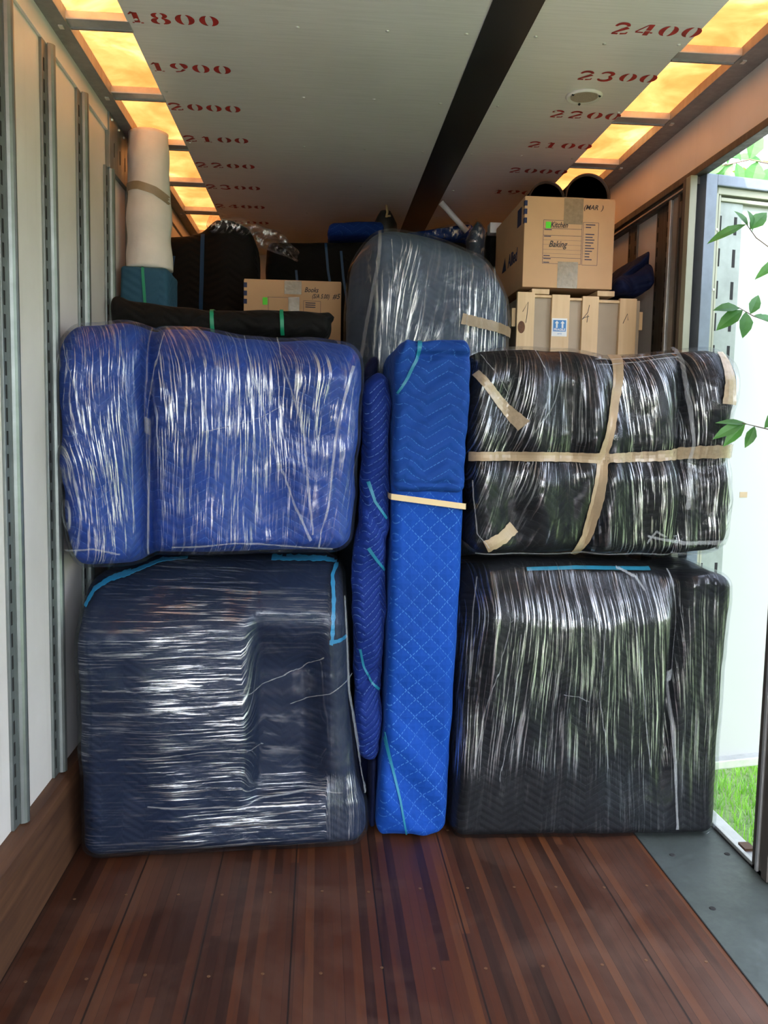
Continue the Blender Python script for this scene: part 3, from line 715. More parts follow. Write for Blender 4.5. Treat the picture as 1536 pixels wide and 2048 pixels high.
for _ in range(16000):
    x = R_.uniform(-9, 10); z = -1.1 + R_.random() ** .8 * (2.8 + .35 * math.sin(x * 1.7)); y = -10.8 + R_.gauss(0, .25) ; d_ = Vector((R_.gauss(0, 1), R_.gauss(.8, .7), R_.gauss(.2, .8))).normalized(); sd_ = d_.cross(Vector((R_.gauss(0, 1), 0, 1))).normalized() * .09; p = Vector((x, y, z))
    hb.quad([p, p + d_ * .13 + sd_, p + d_ * .26, p + d_ * .13 - sd_], M['foliage'])
tag(hb.build('hedge'), 'unseen green hedge added behind the truck to shape the film reflections', 'hedge')

def branch(label, pts, leaves, r=.004):
    t = thing('leafy_branch', label, 'branch', pts[0], 'leafy branches by the side door')
    mb = MB(); n_ = len(pts); mb.tube(pts, [r * (1 - .7 * i / (n_ - 1)) for i in range(n_)], M['bark'], 8); mb.build('twig', t, True)
    for (i, dx, dy, dz, ln, wd) in leaves:
        k_ = int(i); f_ = i - k_; p = Vector(pts[k_]).lerp(Vector(pts[min(k_ + 1, n_ - 1)]), f_)
        lm = MB(); leaf_mesh(lm, p, Vector((dx, dy, dz)), Vector((.15, -.75, .75)), ln, wd, M['leaf']); lm.build('leaf', t, True)
# seen against the open door, from low to high
branch('low leafy twig with dark green leaves hanging in front of the taped black bundle', [(1.98, 3.00, 1.56), (1.80, 3.01, 1.585), (1.66, 3.02, 1.605), (1.545, 3.03, 1.63)],
       [(2.95, -.9, -.1, -.35, .125, .045), (2.9, -.75, 0, -.75, .11, .042), (2.8, -1, .1, .18, .115, .03), (2.6, -.35, -.1, -.9, .085, .04), (2.3, .55, 0, .6, .11, .045), (1.7, -.1, -.1, -.85, .10, .06), (1.5, .5, 0, .55, .11, .05), (2.95, -.55, .2, .1, .09, .03)])
branch('middle leafy twig hanging across the slotted track of the open door', [(2.15, 3.25, 1.97), (1.95, 3.24, 1.985), (1.80, 3.23, 2.005), (1.66, 3.22, 2.045), (1.60, 3.22, 2.075)],
       [(3.9, -1, 0, .05, .10, .055), (3.7, -.85, -.1, -.55, .125, .06), (3.5, -.05, -.2, -.95, .10, .06), (3.2, .35, 0, .8, .085, .045), (3.0, .9, 0, -.1, .09, .04), (2.2, -.75, 0, .45, .10, .045), (1.8, -.3, -.1, -.9, .09, .05), (1.6, .6, 0, .7, .1, .05)])
branch('upper leafy twig with a long leaf pointing at the door post', [(2.20, 3.30, 2.20), (1.95, 3.29, 2.235), (1.80, 3.28, 2.28), (1.68, 3.27, 2.35), (1.63, 3.26, 2.40)],
       [(3.95, -.95, 0, -.35, .16, .045), (3.8, -.5, .1, .8, .08, .04), (3.6, .4, -.1, .5, .09, .06), (3.4, -.2, -.3, .6, .085, .06), (2.0, -.85, 0, -.55, .13, .045), (1.9, .3, -.1, -.9, .11, .06), (1.5, .8, 0, .3, .1, .05)])
branch('short twig of pale leaves at the right edge between two longer twigs', [(2.2, 3.30, 2.09), (2.0, 3.29, 2.11), (1.86, 3.28, 2.13)],
       [(1.95, -.95, 0, -.15, .10, .045), (1.9, -.7, -.2, -.6, .10, .055), (1.6, -.2, -.1, -.95, .09, .05), (1.3, .5, 0, .7, .09, .045)])
branch('spreading leafy branch above the top rail of the open door', [(2.75, 4.05, 2.80), (2.45, 4.03, 2.82), (2.20, 4.02, 2.86), (2.0, 4.0, 2.88), (1.86, 3.98, 2.84)],
       [(3.9, -.9, 0, -.3, .15, .09), (3.8, -.3, -.2, .9, .13, .08), (3.5, .3, -.1, -.9, .13, .09), (3.3, -.6, .1, .7, .14, .09), (3.0, .2, -.2, .95, .15, .09), (2.8, -.2, -.1, -.9, .14, .1), (2.5, .6, 0, .7, .15, .09), (2.2, -.5, -.1, -.7, .15, .1), (2.0, .1, -.2, .9, .16, .09), (1.6, -.3, 0, .8, .15, .09), (1.4, .2, 0, -.8, .15, .09), (1.1, .5, -.1, .6, .15, .09), (2.65, -.8, .2, .3, .15, .09), (3.6, -.7, 0, -.65, .13, .08)], .008)

# ------------------------------------------------------------------ the load
def folds(parent, tree_, lines, n=70, off=.0125):
    mb = MB()
    for pts, wd in lines: ribbon('', M['fold'], None, tree_, pts, [q * .75 for q in wd] if isinstance(wd, list) else wd * .75, off, .0008, n, .12, mb=mb)
    return mb.build('film_folds', parent, True)

# A: upper left bundle, royal blue
A = thing('wrapped_armchair', 'royal blue quilted bundle in clear film, stacked on the navy bundle at left', 'bundle', (-.39, 3.4, 1.10))
argA = dict(L=prof([(-1, -.895), (-.6, -.905), (.3, -.91), (1, -.915)]), R=prof([(-1, .105), (-.6, .125), (.4, .135), (1, .140)]),
            B=prof([(-1, 1.078), (-.5, 1.082), (-.40, 1.118), (.2, 1.125), (1, 1.135)]), T=prof([(-1, 1.915), (-.75, 1.930), (-.58, 1.946), (-.42, 1.932), (-.1, 1.922), (.3, 1.908), (.65, 1.905), (1, 1.88)]),
            yf=3.075, depth=.60, r=np.array([.06, .08, .055]), n=(90, 30, 80), seed=2.0)
def frontA(X, Z, s, t):
    lobe = -.035 * np.exp(-((s + .75) / .20) ** 4) * 1.0
    val = .065 * np.exp(-((s + .43) / .055) ** 2)
    mid = -.02 * np.cos(s * 7) + .035 * np.exp(-((s - .42) / .12) ** 2) * sst(-.8, .6, t)
    bul = -.030 * (1 - t ** 2) + .06 * sst(.55, 1.0, t) ** 2
    return lobe + val + mid + bul + .03 * sst(.6, 1, s)
soft_box('quilted_blanket', M['blue'], A, front=frontA, noise=.030, nscale=4.5, **argA)
def uvA(X, Y, Z):
    w = .10 * fbm(X * 3 + 5, Z * 1.2, Z * 0 + 1, 2) + np.where(X < -.62, .22 * (X + .75) * (Z - 1.9), 0) - .10 * sst(-.2, .2, X) * (Z - 1.5)
    return X + w + Y * .6, Z
def tightA(X, Y, Z):
    nz = .25 * fbm(X * 5, Z * 5, X * 0, 2)
    lobe = 1 - sst(-.70, -.655, X); main = sst(-.60, -.57, X) * (1 - sst(.03, .06, X + .10 * (1.9 - Z)))
    low = 1 - .62 * (1 - sst(1.36, 1.52, Z + .25 * np.abs(X + .2) - .1 + nz * .3)); top = 1 - .7 * sst(1.80, 1.87, Z)
    gap = 1 - .75 * np.exp(-((X + .03 - .22 * (1.45 - Z)) / .05) ** 2) * (1 - sst(1.5, 1.62, Z))
    return np.maximum(.22, (lobe * .95 + main * low * gap * 1.05) * top + nz * .4)
fA = soft_box('stretch_film', M['filmA'], A, front=lambda X, Z, s, t: frontA(X, Z, s, t) * .92 - .006 + .006 * fbm(X * 45, Z * 2, X * 0, 2), noise=.026, nscale=4.5, uvf=uvA, grow=.012, tight=tightA, **argA)
tA = bvh(fA)
folds(A, tA, [([(-.60, 1.92), (-.615, 1.5), (-.625, 1.12)], .006), ([(-.55, 1.90), (-.60, 1.6), (-.60, 1.2)], .004), ([(-.28, 1.9), (-.20, 1.62), (-.08, 1.30), (-.03, 1.18)], [.003, .012]), ([(-.16, 1.9), (-.06, 1.6), (-.02, 1.2)], [.006, .012]),
              ([(.11, 1.80), (.06, 1.60), (.03, 1.30), (0, 1.16)], [.012, .006]), ([(-.52, 1.155), (-.3, 1.17), (.05, 1.155)], .006), ([(-.88, 1.14), (-.78, 1.15), (-.70, 1.13)], .008), ([(-.88, 1.88), (-.80, 1.6), (-.74, 1.3)], .003), ([(-.70, 1.9), (-.66, 1.5), (-.66, 1.2)], .003), ([(-.40, 1.56), (-.25, 1.60), (-.12, 1.66)], .003)])

# B: lower left bundle, navy with cyan binding
B = thing('wrapped_armchair', 'dark navy wrapped armchair with cyan binding, standing on the floor by the left wall', 'bundle', (-.35, 3.35, 0))
argB = dict(L=prof([(-1, -.845), (0, -.855), (1, -.855)]), R=prof([(-1, .205), (-.72, .195), (-.55, .165), (0, .125), (.6, .110), (1, .10)]),
            B=prof([(-1, .002), (1, .002)]), T=prof([(-1, 1.02), (-.7, 1.045), (-.35, 1.075), (.2, 1.08), (.8, 1.08), (1, 1.07)]),
            back_shrink=.09, yf=3.0, depth=.66, r=np.array([.07, .09, .06]), n=(100, 30, 100), seed=6.0)
def frontB(X, Z, s, t):
    tilt = .085 * (s + 1) / 2
    rec = .105 * sst(-.27, -.215, X) * (1 - sst(-.06, .12, X)) * sst(.17, .27, Z) * (1 - sst(.66, .98, Z))
    top = .20 * sst(.82, 1.1, Z) ** 1.3
    head = .035 * sst(.80, .93, Z) * (1 - sst(-.35, -.2, X))
    rs = .05 * sst(.02, .16, X) * sst(.2, .5, Z)
    return tilt + rec + top + head + rs - .02 * np.exp(-((X + .55) / .2) ** 2) * (1 - t ** 2)
soft_box('quilted_blanket', M['navy'], B, front=frontB, noise=.022, nscale=4.0, **argB)
def uvB(X, Y, Z):
    w = .03 * fbm(X * 1.2, Z * 4, X * 0 + 3, 2) + .05 * X * (Z - .3)
    side = sst(.04, .12, X)
    inr = sst(-.27, -.2, X) * (1 - sst(0, .1, X)) * sst(.22, .28, Z) * (1 - sst(.7, .9, Z)); Z = Z - .85 * inr * (Z - .45)
    return (Z + w) * (1 - side) + (X * 1.6 + Y) * side, X * (1 - side) + Z * side
def tightB(X, Y, Z):
    nz = .5 * fbm(X * 3, Z * 7, X * 0, 3)
    blk = sst(-.72, -.45, X) * (1 - sst(-.25, -.22, X)) * sst(.15, .3, Z) * (1 - .4 * sst(.9, 1.0, Z)); led = sst(-.6, -.4, X) * (1 - sst(.12, .18, X)) * (1 - sst(.24, .30, Z)) * sst(.02, .08, Z)
    return np.clip(.25 + blk * .9 + led * .9 + nz * (.3 + blk), .08, 1.2)
fB = soft_box('stretch_film', M['filmB'], B, front=lambda X, Z, s, t: frontB(X, Z, s, t) * .94 - .005 + .005 * fbm(Z * 50, X * 2, X * 0, 2), noise=.018, nscale=4.0, uvf=uvB, grow=.012, tight=tightB, **argB)
tB = bvh(fB)
mb = MB()
ribbon('', M['cyan'], None, tB, [(-.838, .93), (-.815, .985), (-.77, 1.015), (-.70, 1.037)], [.012, .020], -.004, .002, 40, .2, mb=mb)
ribbon('', M['cyan'], None, tB, [(-.70, 1.037), (-.60, 1.075), (-.50, 1.085)], [.012, .006], -.006, .002, 40, .2, mb=mb)
ribbon('', M['cyan'], None, tB, [(-.18, 1.085), (.04, 1.080), (.078, 1.070), (.055, 1.03), (.060, .95), (.055, .80), (.050, .785)], .014, -.004, .002, 70, .3, mb=mb)
ribbon('', M['cyan'], None, tB, [(.045, .795), (.08, .798), (.112, .806)], .014, -.004, .002, 24, .2, mb=mb)
o = mb.build('binding', B, True); o['label'] = 'bright cyan edge binding'
folds(B, tB, [([(-.42, .62), (-.25, .615), (-.12, .66), (.03, .74)], .004), ([(-.1, .55), (.05, .60), (.12, .66)], .0035), ([(-.75, .65), (-.4, .63), (-.25, .64)], .003), ([(-.7, .40), (-.4, .42), (-.2, .40)], .003), ([(.09, .95), (.11, .6), (.16, .3), (.18, .2)], [.006, .012]), ([(-.6, .22), (-.3, .20), (.1, .23)], .006)])

# C: tall quilted panel pack in the middle
Cc = thing('wrapped_panel_pack', 'tall narrow royal blue diamond-quilted pack with a tan band, in the centre', 'bundle', (.4, 3.4, 0))
argC = dict(L=prof([(-1, .238), (-.6, .262), (.3, .278), (.5, .272), (1, .272)]), R=prof([(-1, .506), (-.4, .528), (.3, .540), (1, .553)]),
            B=prof([(-1, .012), (-.85, .0), (0, .012), (.4, .0), (1, .012)]), T=prof([(-1, 1.865), (-.6, 1.90), (.0, 1.905), (.8, 1.905), (1, 1.89)]), yf=3.15, depth=.55, r=np.array([.035, .04, .04]), n=(40, 24, 130), seed=12.0)
soft_box('quilted_blanket', M['bluediamond'], Cc, front=lambda X, Z, s, t: .012 * np.sin(t * 9 + s) * .5 + .010 * np.sin((X * 1.4 + Z) * 20) * (1 - sst(.3, .6, Z)) + .014 * sst(1.30, 1.33, Z), noise=.012, nscale=5, **argC)
argC2 = dict(L=prof([(-1, .272), (1, .268)]), R=prof([(-1, .541), (1, .556)]), B=prof([(-1, 1.352), (1, 1.352)]), T=prof([(-1, 1.87), (-.7, 1.915), (-.3, 1.905), (.1, 1.912), (.8, 1.912), (1, 1.89)]), yf=3.128, depth=.58, r=np.array([.03, .035, .035]), n=(40, 24, 60), seed=14.0)
fl = soft_box('folded_blanket_flap', M['bluezig'], Cc, front=lambda X, Z, s, t: .022 * np.exp(-((Z - 1.855) / .012) ** 2) * sst(-.6, -.3, s) - .018 * np.exp(-((s + .78) / .16) ** 2) * sst(.75, .9, t) + .006 * np.sin((Z * 1.5 - X) * 40) + .010 * np.exp(-((Z - 1.385) / .006) ** 2), noise=.014, nscale=6, **argC2)
fl['label'] = 'zigzag-quilted upper flap'
tC = bvh(fl); lower = [o for o in Cc.children if o.name.startswith('quilted_blanket')][0]; tCl = bvh(lower)
ribbon('strap', M['strap'], Cc, tC, [(.362, 1.905), (.350, 1.84), (.318, 1.77), (.283, 1.715)], [.016, .007], .003, .0015, 40); ribbon('strap', M['strap'], Cc, tCl, [(.262, .42), (.285, .32), (.325, .16), (.356, .01)], [.012, .006], .003, .0015, 50)
bnd = MB()
for (x0, y0, x1, y1) in ((.262, 3.125, .556, 3.125), (.556, 3.125, .556, 3.73), (.556, 3.73, .262, 3.73), (.262, 3.73, .262, 3.125)): pass
zb = lambda x: 1.335 - .035 * (x - .262) / .29
ring = [(.266, 3.13), (.30, 3.128), (.40, 3.128), (.52, 3.128), (.545, 3.132), (.552, 3.16), (.552, 3.70), (.54, 3.715), (.28, 3.715), (.262, 3.70), (.260, 3.16)]
for (a, b_) in zip(ring, ring[1:] + ring[:1]):
    for (ins, fl_) in ((0, 1), (-.003, -1)):
        q = [(a[0], a[1] + ins, zb(a[0]) - .011), (b_[0], b_[1] + ins, zb(b_[0]) - .011), (b_[0], b_[1] + ins, zb(b_[0]) + .011), (a[0], a[1] + ins, zb(a[0]) + .011)]
        bnd.quad(q if fl_ < 0 else q[::-1], M['band'])
    bnd.quad([(a[0], a[1], zb(a[0]) + .011), (b_[0], b_[1], zb(b_[0]) + .011), (b_[0], b_[1] - .003, zb(b_[0]) + .011), (a[0], a[1] - .003, zb(a[0]) + .011)], M['band'])
o = bnd.build('band', Cc); o['label'] = 'tan stretch band'

# the dark blanket on the floor, the rolled blanket standing on it, the panel pack behind
o = soft_box('folded_blanket', M['darkblue'], None, prof([(-1, .216), (1, .216)]), prof([(-1, .236), (1, .240)]), prof([(-1, .0), (1, .0)]), prof([(-1, .285), (1, .285)]), 3.24, .22, .02, (12, 12, 16), None, .006)
tag(o, 'dark blue folded blanket on the floor under the upright blue roll', 'blanket')
Rr = thing('rolled_blanket', 'upright deep blue rolled blanket squeezed beside the tall diamond-quilted pack', 'rolled blanket', (.21, 3.26, .285))
argR = dict(L=prof([(-1, .165), (-.75, .145), (-.45, .140), (-.30, .132), (0, .128), (.12, .134), (.35, .158), (.8, .160), (1, .165)]), R=prof([(-1, .245), (-.5, .252), (0, .262), (.3, .266), (1, .266)]),
            B=prof([(-1, .30), (0, .287), (1, .29)]), T=prof([(-1, 1.775), (0, 1.795), (1, 1.785)]), yf=3.185, depth=.14, r=np.array([.05, .06, .04]), n=(28, 20, 120), seed=21.0)
rb = soft_box('quilted_blanket', M['blueroll'], Rr, front=lambda X, Z, s, t: .010 * np.sin((Z * 1.2 + X * 1.2) * 14) + .02 * np.exp(-((Z - .62 - (X - .2) * 1.2) / .02) ** 2) + .018 * np.exp(-((Z - 1.25 + (X - .2) * 1.6) / .02) ** 2), noise=.022, nscale=9, **argR)
tR = bvh(rb)
ribbon('strap', M['strap'], Rr, tR, [(.185, 1.385), (.21, 1.31), (.255, 1.245)], [.013, .008], .002, .0015, 30); ribbon('strap', M['strap'], Rr, tR, [(.188, 1.135), (.22, 1.09), (.252, 1.045)], [.013, .008], .002, .0015, 30); ribbon('strap', M['strap'], Rr, tR, [(.165, .74), (.18, .67), (.21, .61), (.24, .575)], .008, .002, .0015, 30)

Pp = soft_box('padded_board', M['darkblue'], None, prof([(-1, .158), (1, .16)]), prof([(-1, .232), (1, .238)]), prof([(-1, .0), (1, .0)]), prof([(-1, 1.80), (0, 1.87), (1, 1.90)]), 3.50, .28, .035, (24, 16, 80), None, .012)
tag(Pp, 'dark blue blanketed board standing behind the upright blue roll', 'bundle')

# D: upper right bundle, black with crossed tan tape
D = thing('wrapped_armchair', 'glossy black film-wrapped bundle crossed with tan tape, stacked on top at the right', 'bundle', (1.08, 3.5, 1.10))
argD = dict(L=prof([(-1, .575), (.5, .565), (1, .562)]), R=prof([(-1, 1.575), (-.8, 1.60), (-.1, 1.60), (.05, 1.588), (.35, 1.592), (.5, 1.615), (1, 1.605)]),
            B=prof([(-1, 1.112), (0, 1.118), (.7, 1.114), (1, 1.135)]), T=prof([(-1, 1.888), (-.7, 1.902), (-.3, 1.905), (0, 1.885), (.3, 1.888), (.55, 1.915), (.8, 1.922), (1, 1.905)]),
            yf=3.165, depth=.40, r=np.array([.065, .09, .06]), n=(120, 30, 80), seed=31.0)
def frontD(X, Z, s, t):
    rid = .034 * np.sin((X + .12 * (Z - 1.5)) * 27 + 1.2) * (1 - .6 * sst(.3, 1, np.abs(t)))
    val = .05 * np.exp(-((s - .56) / .05) ** 2) + .035 * np.exp(-((X - 1.06 - .12 * (Z - 1.49)) / .03) ** 2) + .025 * np.exp(-((Z - 1.49) / .05) ** 2)
    return rid * .8 + val - .05 * (1 - t ** 2) * (1 - s ** 2) + .05 * sst(.6, 1, t) ** 2
soft_box('quilted_blanket', M['black'], D, front=frontD, noise=.03, nscale=4.5, **argD)
def uvD(X, Y, Z):
    left = 1 - sst(.70, .95, X)
    w = .05 * fbm(X * 3, Z * 1.2, X * 0 + 8, 2)
    return X + w + .12 * Y - .28 * left * (Z - 1.5) + .12 * (Z - 1.5) * sst(.9, 1.1, X), Z
def tightD(X, Y, Z):
    return np.clip(.62 + 1.5 * fbm(X * 5.5, Z * 3.2, X * 0 + 6, 2), .12, 1.15)
fD = soft_box('stretch_film', M['filmC'], D, front=lambda X, Z, s, t: frontD(X, Z, s, t) * .93 - .005 + .008 * fbm(X * 40, Z * 2, X * 0, 2), noise=.026, nscale=4.5, uvf=uvD, grow=.013, tight=tightD, **argD)
tD = bvh(fD)
mb = MB(); ribbon('', M['tape'], None, tD, [(1.140, 1.92), (1.134, 1.89), (1.108, 1.748), (1.060, 1.519), (1.040, 1.326), (1.018, 1.19), (.99, 1.115)], [.036, .044], .003, .001, 90, .06, mb=mb); mb.build('upright_tape', D, True)
mb = MB(); ribbon('', M['tape'], None, tD, [(.565, 1.487), (.80, 1.492), (1.05, 1.490), (1.08, 1.489)], [.036, .040], .0045, .001, 70, .06, mb=mb); ribbon('', M['tapeclear'], None, tD, [(1.06, 1.489), (1.25, 1.500), (1.45, 1.52), (1.60, 1.527)], [.036, .052], .0045, .001, 70, .1, mb=mb); mb.build('level_tape', D, True)
ribbon('short_tape', M['tapeclear'], D, tD, [(.580, 1.80), (.66, 1.70), (.755, 1.605)], [.026, .05], .003, .001, 50, .05); ribbon('short_tape', M['tape'], D, tD, [(.628, 1.150), (.69, 1.185), (.735, 1.225)], [.046, .05], .003, .001, 24, .1)
mb = MB(); ribbon('', M['tapeclear'], None, tD, [(1.525, 1.90), (1.535, 1.78), (1.53, 1.70)], [.03, .06], .003, .001, 30, .04, mb=mb); mb.build('pale_tape', D, True)
folds(D, tD, [([(1.385, 1.915), (1.39, 1.80), (1.42, 1.55), (1.41, 1.3)], [.012, .02]), ([(.80, 1.88), (.84, 1.75), (.80, 1.6)], .004), ([(.90, 1.88), (.86, 1.7), (.79, 1.58)], .004), ([(.60, 1.86), (.64, 1.80), (.70, 1.72)], .003), ([(.58, 1.4), (.60, 1.2), (.64, 1.15)], .004), ([(1.25, 1.20), (1.40, 1.17), (1.55, 1.18)], [.012, .02]), ([(1.25, 1.17), (1.28, 1.22), (1.31, 1.2)], .01), ([(.60, 1.13), (1.0, 1.135), (1.5, 1.135)], .005), ([(1.02, 1.85), (1.2, 1.86), (1.38, 1.89)], .003), ([(1.02, 1.83), (1.2, 1.845), (1.38, 1.875)], .003)])

# E: lower right bundle, black
E_ = thing('wrapped_armchair', 'black chevron-quilted bundle in streaky stretch film, standing on the floor at the right', 'bundle', (1.08, 3.45, 0))
argE = dict(L=prof([(-1, .535), (-.3, .545), (1, .556)]), R=prof([(-1, 1.585), (0, 1.592), (.8, 1.598), (1, 1.592)]),
            B=prof([(-1, .002), (1, .002)]), T=prof([(-1, 1.05), (-.85, 1.07), (-.6, 1.085), (0, 1.075), (.4, 1.07), (.52, 1.045), (.62, 1.045), (.8, 1.065), (1, 1.045)]),
            yf=3.10, depth=.45, r=np.array([.05, .07, .05]), n=(120, 30, 100), seed=41.0)
def frontE(X, Z, s, t):
    val = .055 * np.exp(-((X - 1.385 - .05 * (Z - 1)) / .028) ** 2) * sst(.10, .5, Z)
    left = .10 * (1 - sst(.56, .68, X)) * sst(.2, .9, Z)
    bul = -.035 * np.exp(-((X - .98) / .3) ** 2) * np.exp(-((Z - .80) / .35) ** 2)
    top = .10 * sst(.82, 1.06, Z) ** 1.5 * (1 - sst(1.32, 1.40, X))
    fo = .004 * np.sin((X - .98) * (60 - 22 * Z)) * sst(.15, .5, Z) * (1 - sst(.85, 1.0, Z)) * np.exp(-((X - .98) / .35) ** 4)
    return val + left + bul + top + fo + .02
soft_box('quilted_blanket', M['black'], E_, front=frontE, noise=.018, nscale=4.0, **argE)
def uvE(X, Y, Z):
    q = X - .98
    w = .025 * fbm(X * 3, Z * 1.0, X * 0 + 2, 2)
    return .98 + q / (1.0 + .42 * np.clip(.9 - Z, 0, 1) * np.exp(-(q / .42) ** 2)) + w + .15 * Y, Z
def tightE(X, Y, Z):
    nz = .35 * fbm(X * 6, Z * 3, X * 0 + 4, 2)
    mid = sst(.20, .36, Z + nz * .2) * (1 - .75 * sst(.93, 1.0, Z)); col = sst(1.37, 1.42, X)
    return np.clip((mid * .95 + .10) * (1 - .55 * col) + nz * .5, .08, 1.1)
fE = soft_box('stretch_film', M['filmD'], E_, front=lambda X, Z, s, t: frontE(X, Z, s, t) * .95 - .004 + .006 * fbm(X * 45, Z * 1.5, X * 0, 2), noise=.015, nscale=4.0, uvf=uvE, grow=.011, tight=tightE, **argE)
tE = bvh(fE)
folds(E_, tE, [([(1.36, 1.05), (1.365, .9), (1.36, .7), (1.385, .45), (1.40, .2), (1.41, .05)], [.006, .014]), ([(1.18, 1.02), (1.20, .85), (1.24, .6), (1.29, .3)], .004), ([(.72, .85), (.66, .6), (.60, .3)], .003), ([(.76, .83), (.74, .5), (.70, .25)], .003), ([(.62, 1.02), (.60, .9), (.585, .6)], .004), ([(1.15, 1.06), (1.22, 1.03), (1.25, .98)], .012), ([(.93, .6), (.99, .59), (1.03, .57)], .003), ([(1.08, .95), (1.07, .6), (1.12, .3)], .003)])
mb = MB(); ribbon('', M['strap'], None, tE, [(.80, 1.060), (1.0, 1.066), (1.30, 1.062)], .012, -.004, .002, 40, mb=mb); mb.build('binding', E_, True)['label'] = 'thin blue edge binding'

# G: tall grey-blue wrapped piece behind
G = thing('wrapped_sofa', 'tall slate grey wrapped sofa end with a strip of tan tape, behind the centre pack', 'bundle', (.5, 4.2, 0))
argG = dict(L=prof([(-1, .10), (.7, .117), (.9, .122), (1, .146)]), R=prof([(-1, .835), (.55, .842), (.8, .856), (.9, .852), (1, .81)]),
            B=prof([(-1, 0), (1, 0)]), T=prof([(-1, 2.40), (-.75, 2.452), (-.5, 2.471), (-.2, 2.455), (.2, 2.424), (.5, 2.39), (.75, 2.355), (1, 2.25)]), yf=3.80, depth=.5, r=np.array([.13, .13, .10]), n=(70, 26, 130), seed=51.0)
fG_ = lambda X, Z, s, t: .10 * (1 - sst(.14, .27, X)) - .015 * (1 - s ** 2) + .03 * np.exp(-((X - .31) / .03) ** 2) * 0
soft_box('quilted_blanket', M['slate'], G, front=fG_, noise=.018, nscale=4, **argG)
def tightG(X, Y, Z):
    return np.clip(sst(.18, .22, X) * (1 - sst(.40, .44, X)) * (1 - sst(2.30, 2.42, Z + .2 * np.sin(X * 30) * .2)) + .75 * sst(.58, .62, X) * (1 - sst(2.20, 2.32, Z)) + .12, .1, 1)
fG = soft_box('stretch_film', M['filmG'], G, front=lambda X, Z, s, t: fG_(X, Z, s, t) - .004 + .008 * fbm(X * 38, Z * 1.5, X * 0, 2) * (.4 + sst(.0, .2, np.sin(X * 15 + 1))), noise=.015, nscale=4, uvf=lambda X, Y, Z: (X + .6 * Y - .22 * sst(.25, .4, X) * (1 - sst(.5, .6, X)) * (Z - 2.2), Z), grow=.012, tight=tightG, **argG)
tG = bvh(fG)
mb = MB(); ribbon('', M['tape'], None, tG, [(.617, 2.075), (.72, 2.055), (.82, 2.036), (.865, 2.028)], [.046, .042], .003, .001, 40, .08, mb=mb); mb.build('tape', G, True)
folds(G, tG, [([(.255, 2.44), (.25, 2.3), (.21, 2.05), (.19, 1.9)], [.014, .02]), ([(.36, 2.36), (.33, 2.2), (.30, 1.95)], .004), ([(.46, 2.3), (.45, 2.15), (.43, 1.95)], .004), ([(.30, 2.40), (.31, 2.25), (.24, 1.95)], .004), ([(.66, 2.30), (.65, 2.2), (.63, 2.0)], .004), ([(.75, 2.30), (.76, 2.2), (.78, 2.1)], .004)])

# crate, of pine slats over hardboard
K = thing('wooden_crate', 'pale pine slatted crate with a blue arrow label, under the big cardboard box', 'crate', (1.2, 4.2, 0))
def slat(nm, x0, x1, y0, y1, z0, z1, m='pine'):
    b_ = MB(); b_.box(x0, x1, y0, y1, z0, z1, M[m], .003); return b_.build(nm, K)
slat('hardboard_panel', .90, 1.475, 3.885, 4.58, .02, 2.195, 'mdf')
ys = 3.862
for (x0, x1, zt) in ((.884, .966, 2.215), (1.047, 1.132, 2.208), (1.192, 1.270, 2.205), (1.370, 1.452, 2.200)): slat('slat', x0, x1, ys, 3.885, 0.0, zt)
for (x0, x1, z1) in ((.966, 1.047, 2.205), (1.132, 1.192, 2.196), (1.270, 1.370, 2.190)): slat('top_rail', x0, x1, 3.868, 3.885, z1 - .012, z1)
for (x0, x1) in ((.952, 1.035), (1.262, 1.345)): slat('top_batten', x0, x1, 3.868, 4.58, 2.208, 2.232)
for (x0, x1) in ((.866, .884), (1.475, 1.493)): slat('side_batten', x0, x1, 3.89, 4.56, 2.06, 2.145)
slat('skid', .884, 1.475, 3.885, 3.97, 0.0, .02); slat('skid', .884, 1.475, 4.49, 4.58, 0.0, .02)
mb = MB()
bm = bmesh.new(); bmesh.ops.create_circle(bm, cap_ends=True, segments=24, radius=1); mb.bm(bm, M['knot'], Matrix.Translation((.906, ys - .0008, 2.055)) @ Matrix.Rotation(PI / 2, 4, 'X') @ Matrix.Diagonal((.017, .028, 1, 1))); mb.build('knot', K)
def scribble(name, strokes, y, r, parent, m='ink'):
    mb2 = MB()
    for st in strokes: mb2.tube([(x, y, z) for x, z in st], r, M[m], 5)
    return mb2.build(name, parent)
scribble('pen_mark', [[(.910, 2.125), (.935, 2.170), (.930, 2.10), (.926, 2.075)]], ys - .001, .0014, K)
scribble('pen_mark', [[(1.225, 2.165), (1.218, 2.13), (1.192, 2.098), (1.205, 2.108), (1.225, 2.113)], [(1.219, 2.12), (1.216, 2.085)]], ys - .001, .0014, K)
scribble('pen_mark', [[(1.388, 2.085), (1.408, 2.130), (1.412, 2.10)]], ys - .001, .0014, K)
lb = MB(); lb.box(1.050, 1.122, ys - .001, ys, 2.018, 2.100, M['label']); lab = lb.build('handling_label', K)
lb = MB(); lb.box(1.056, 1.117, ys - .0018, ys - .001, 2.040, 2.092, M['labelblue']); lb.build('label_print', lab)
lb = MB()
for xa in (1.073, 1.100):
    lb.box(xa - .004, xa + .004, ys - .0024, ys - .0018, 2.056, 2.078, M['label']); lb.quad([(xa - .010, ys - .0024, 2.077), (xa + .010, ys - .0024, 2.077), (xa, ys - .0024, 2.089)], M['label'])
lb.build('arrows', lab)
text('label_text', 'FRAGILE', .0145, Vector((1.0865, ys - .0024, 2.048)), FRONT, M['label'], lab, 0, .0004)
text('label_text', 'ARTE', .009, Vector((1.0865, ys - .0014, 2.029)), FRONT, M['labelblue'], lab, .2)

K.location = K.location + Vector((.02, .09, 0)); K.scale = (1, 1, 1.0065)

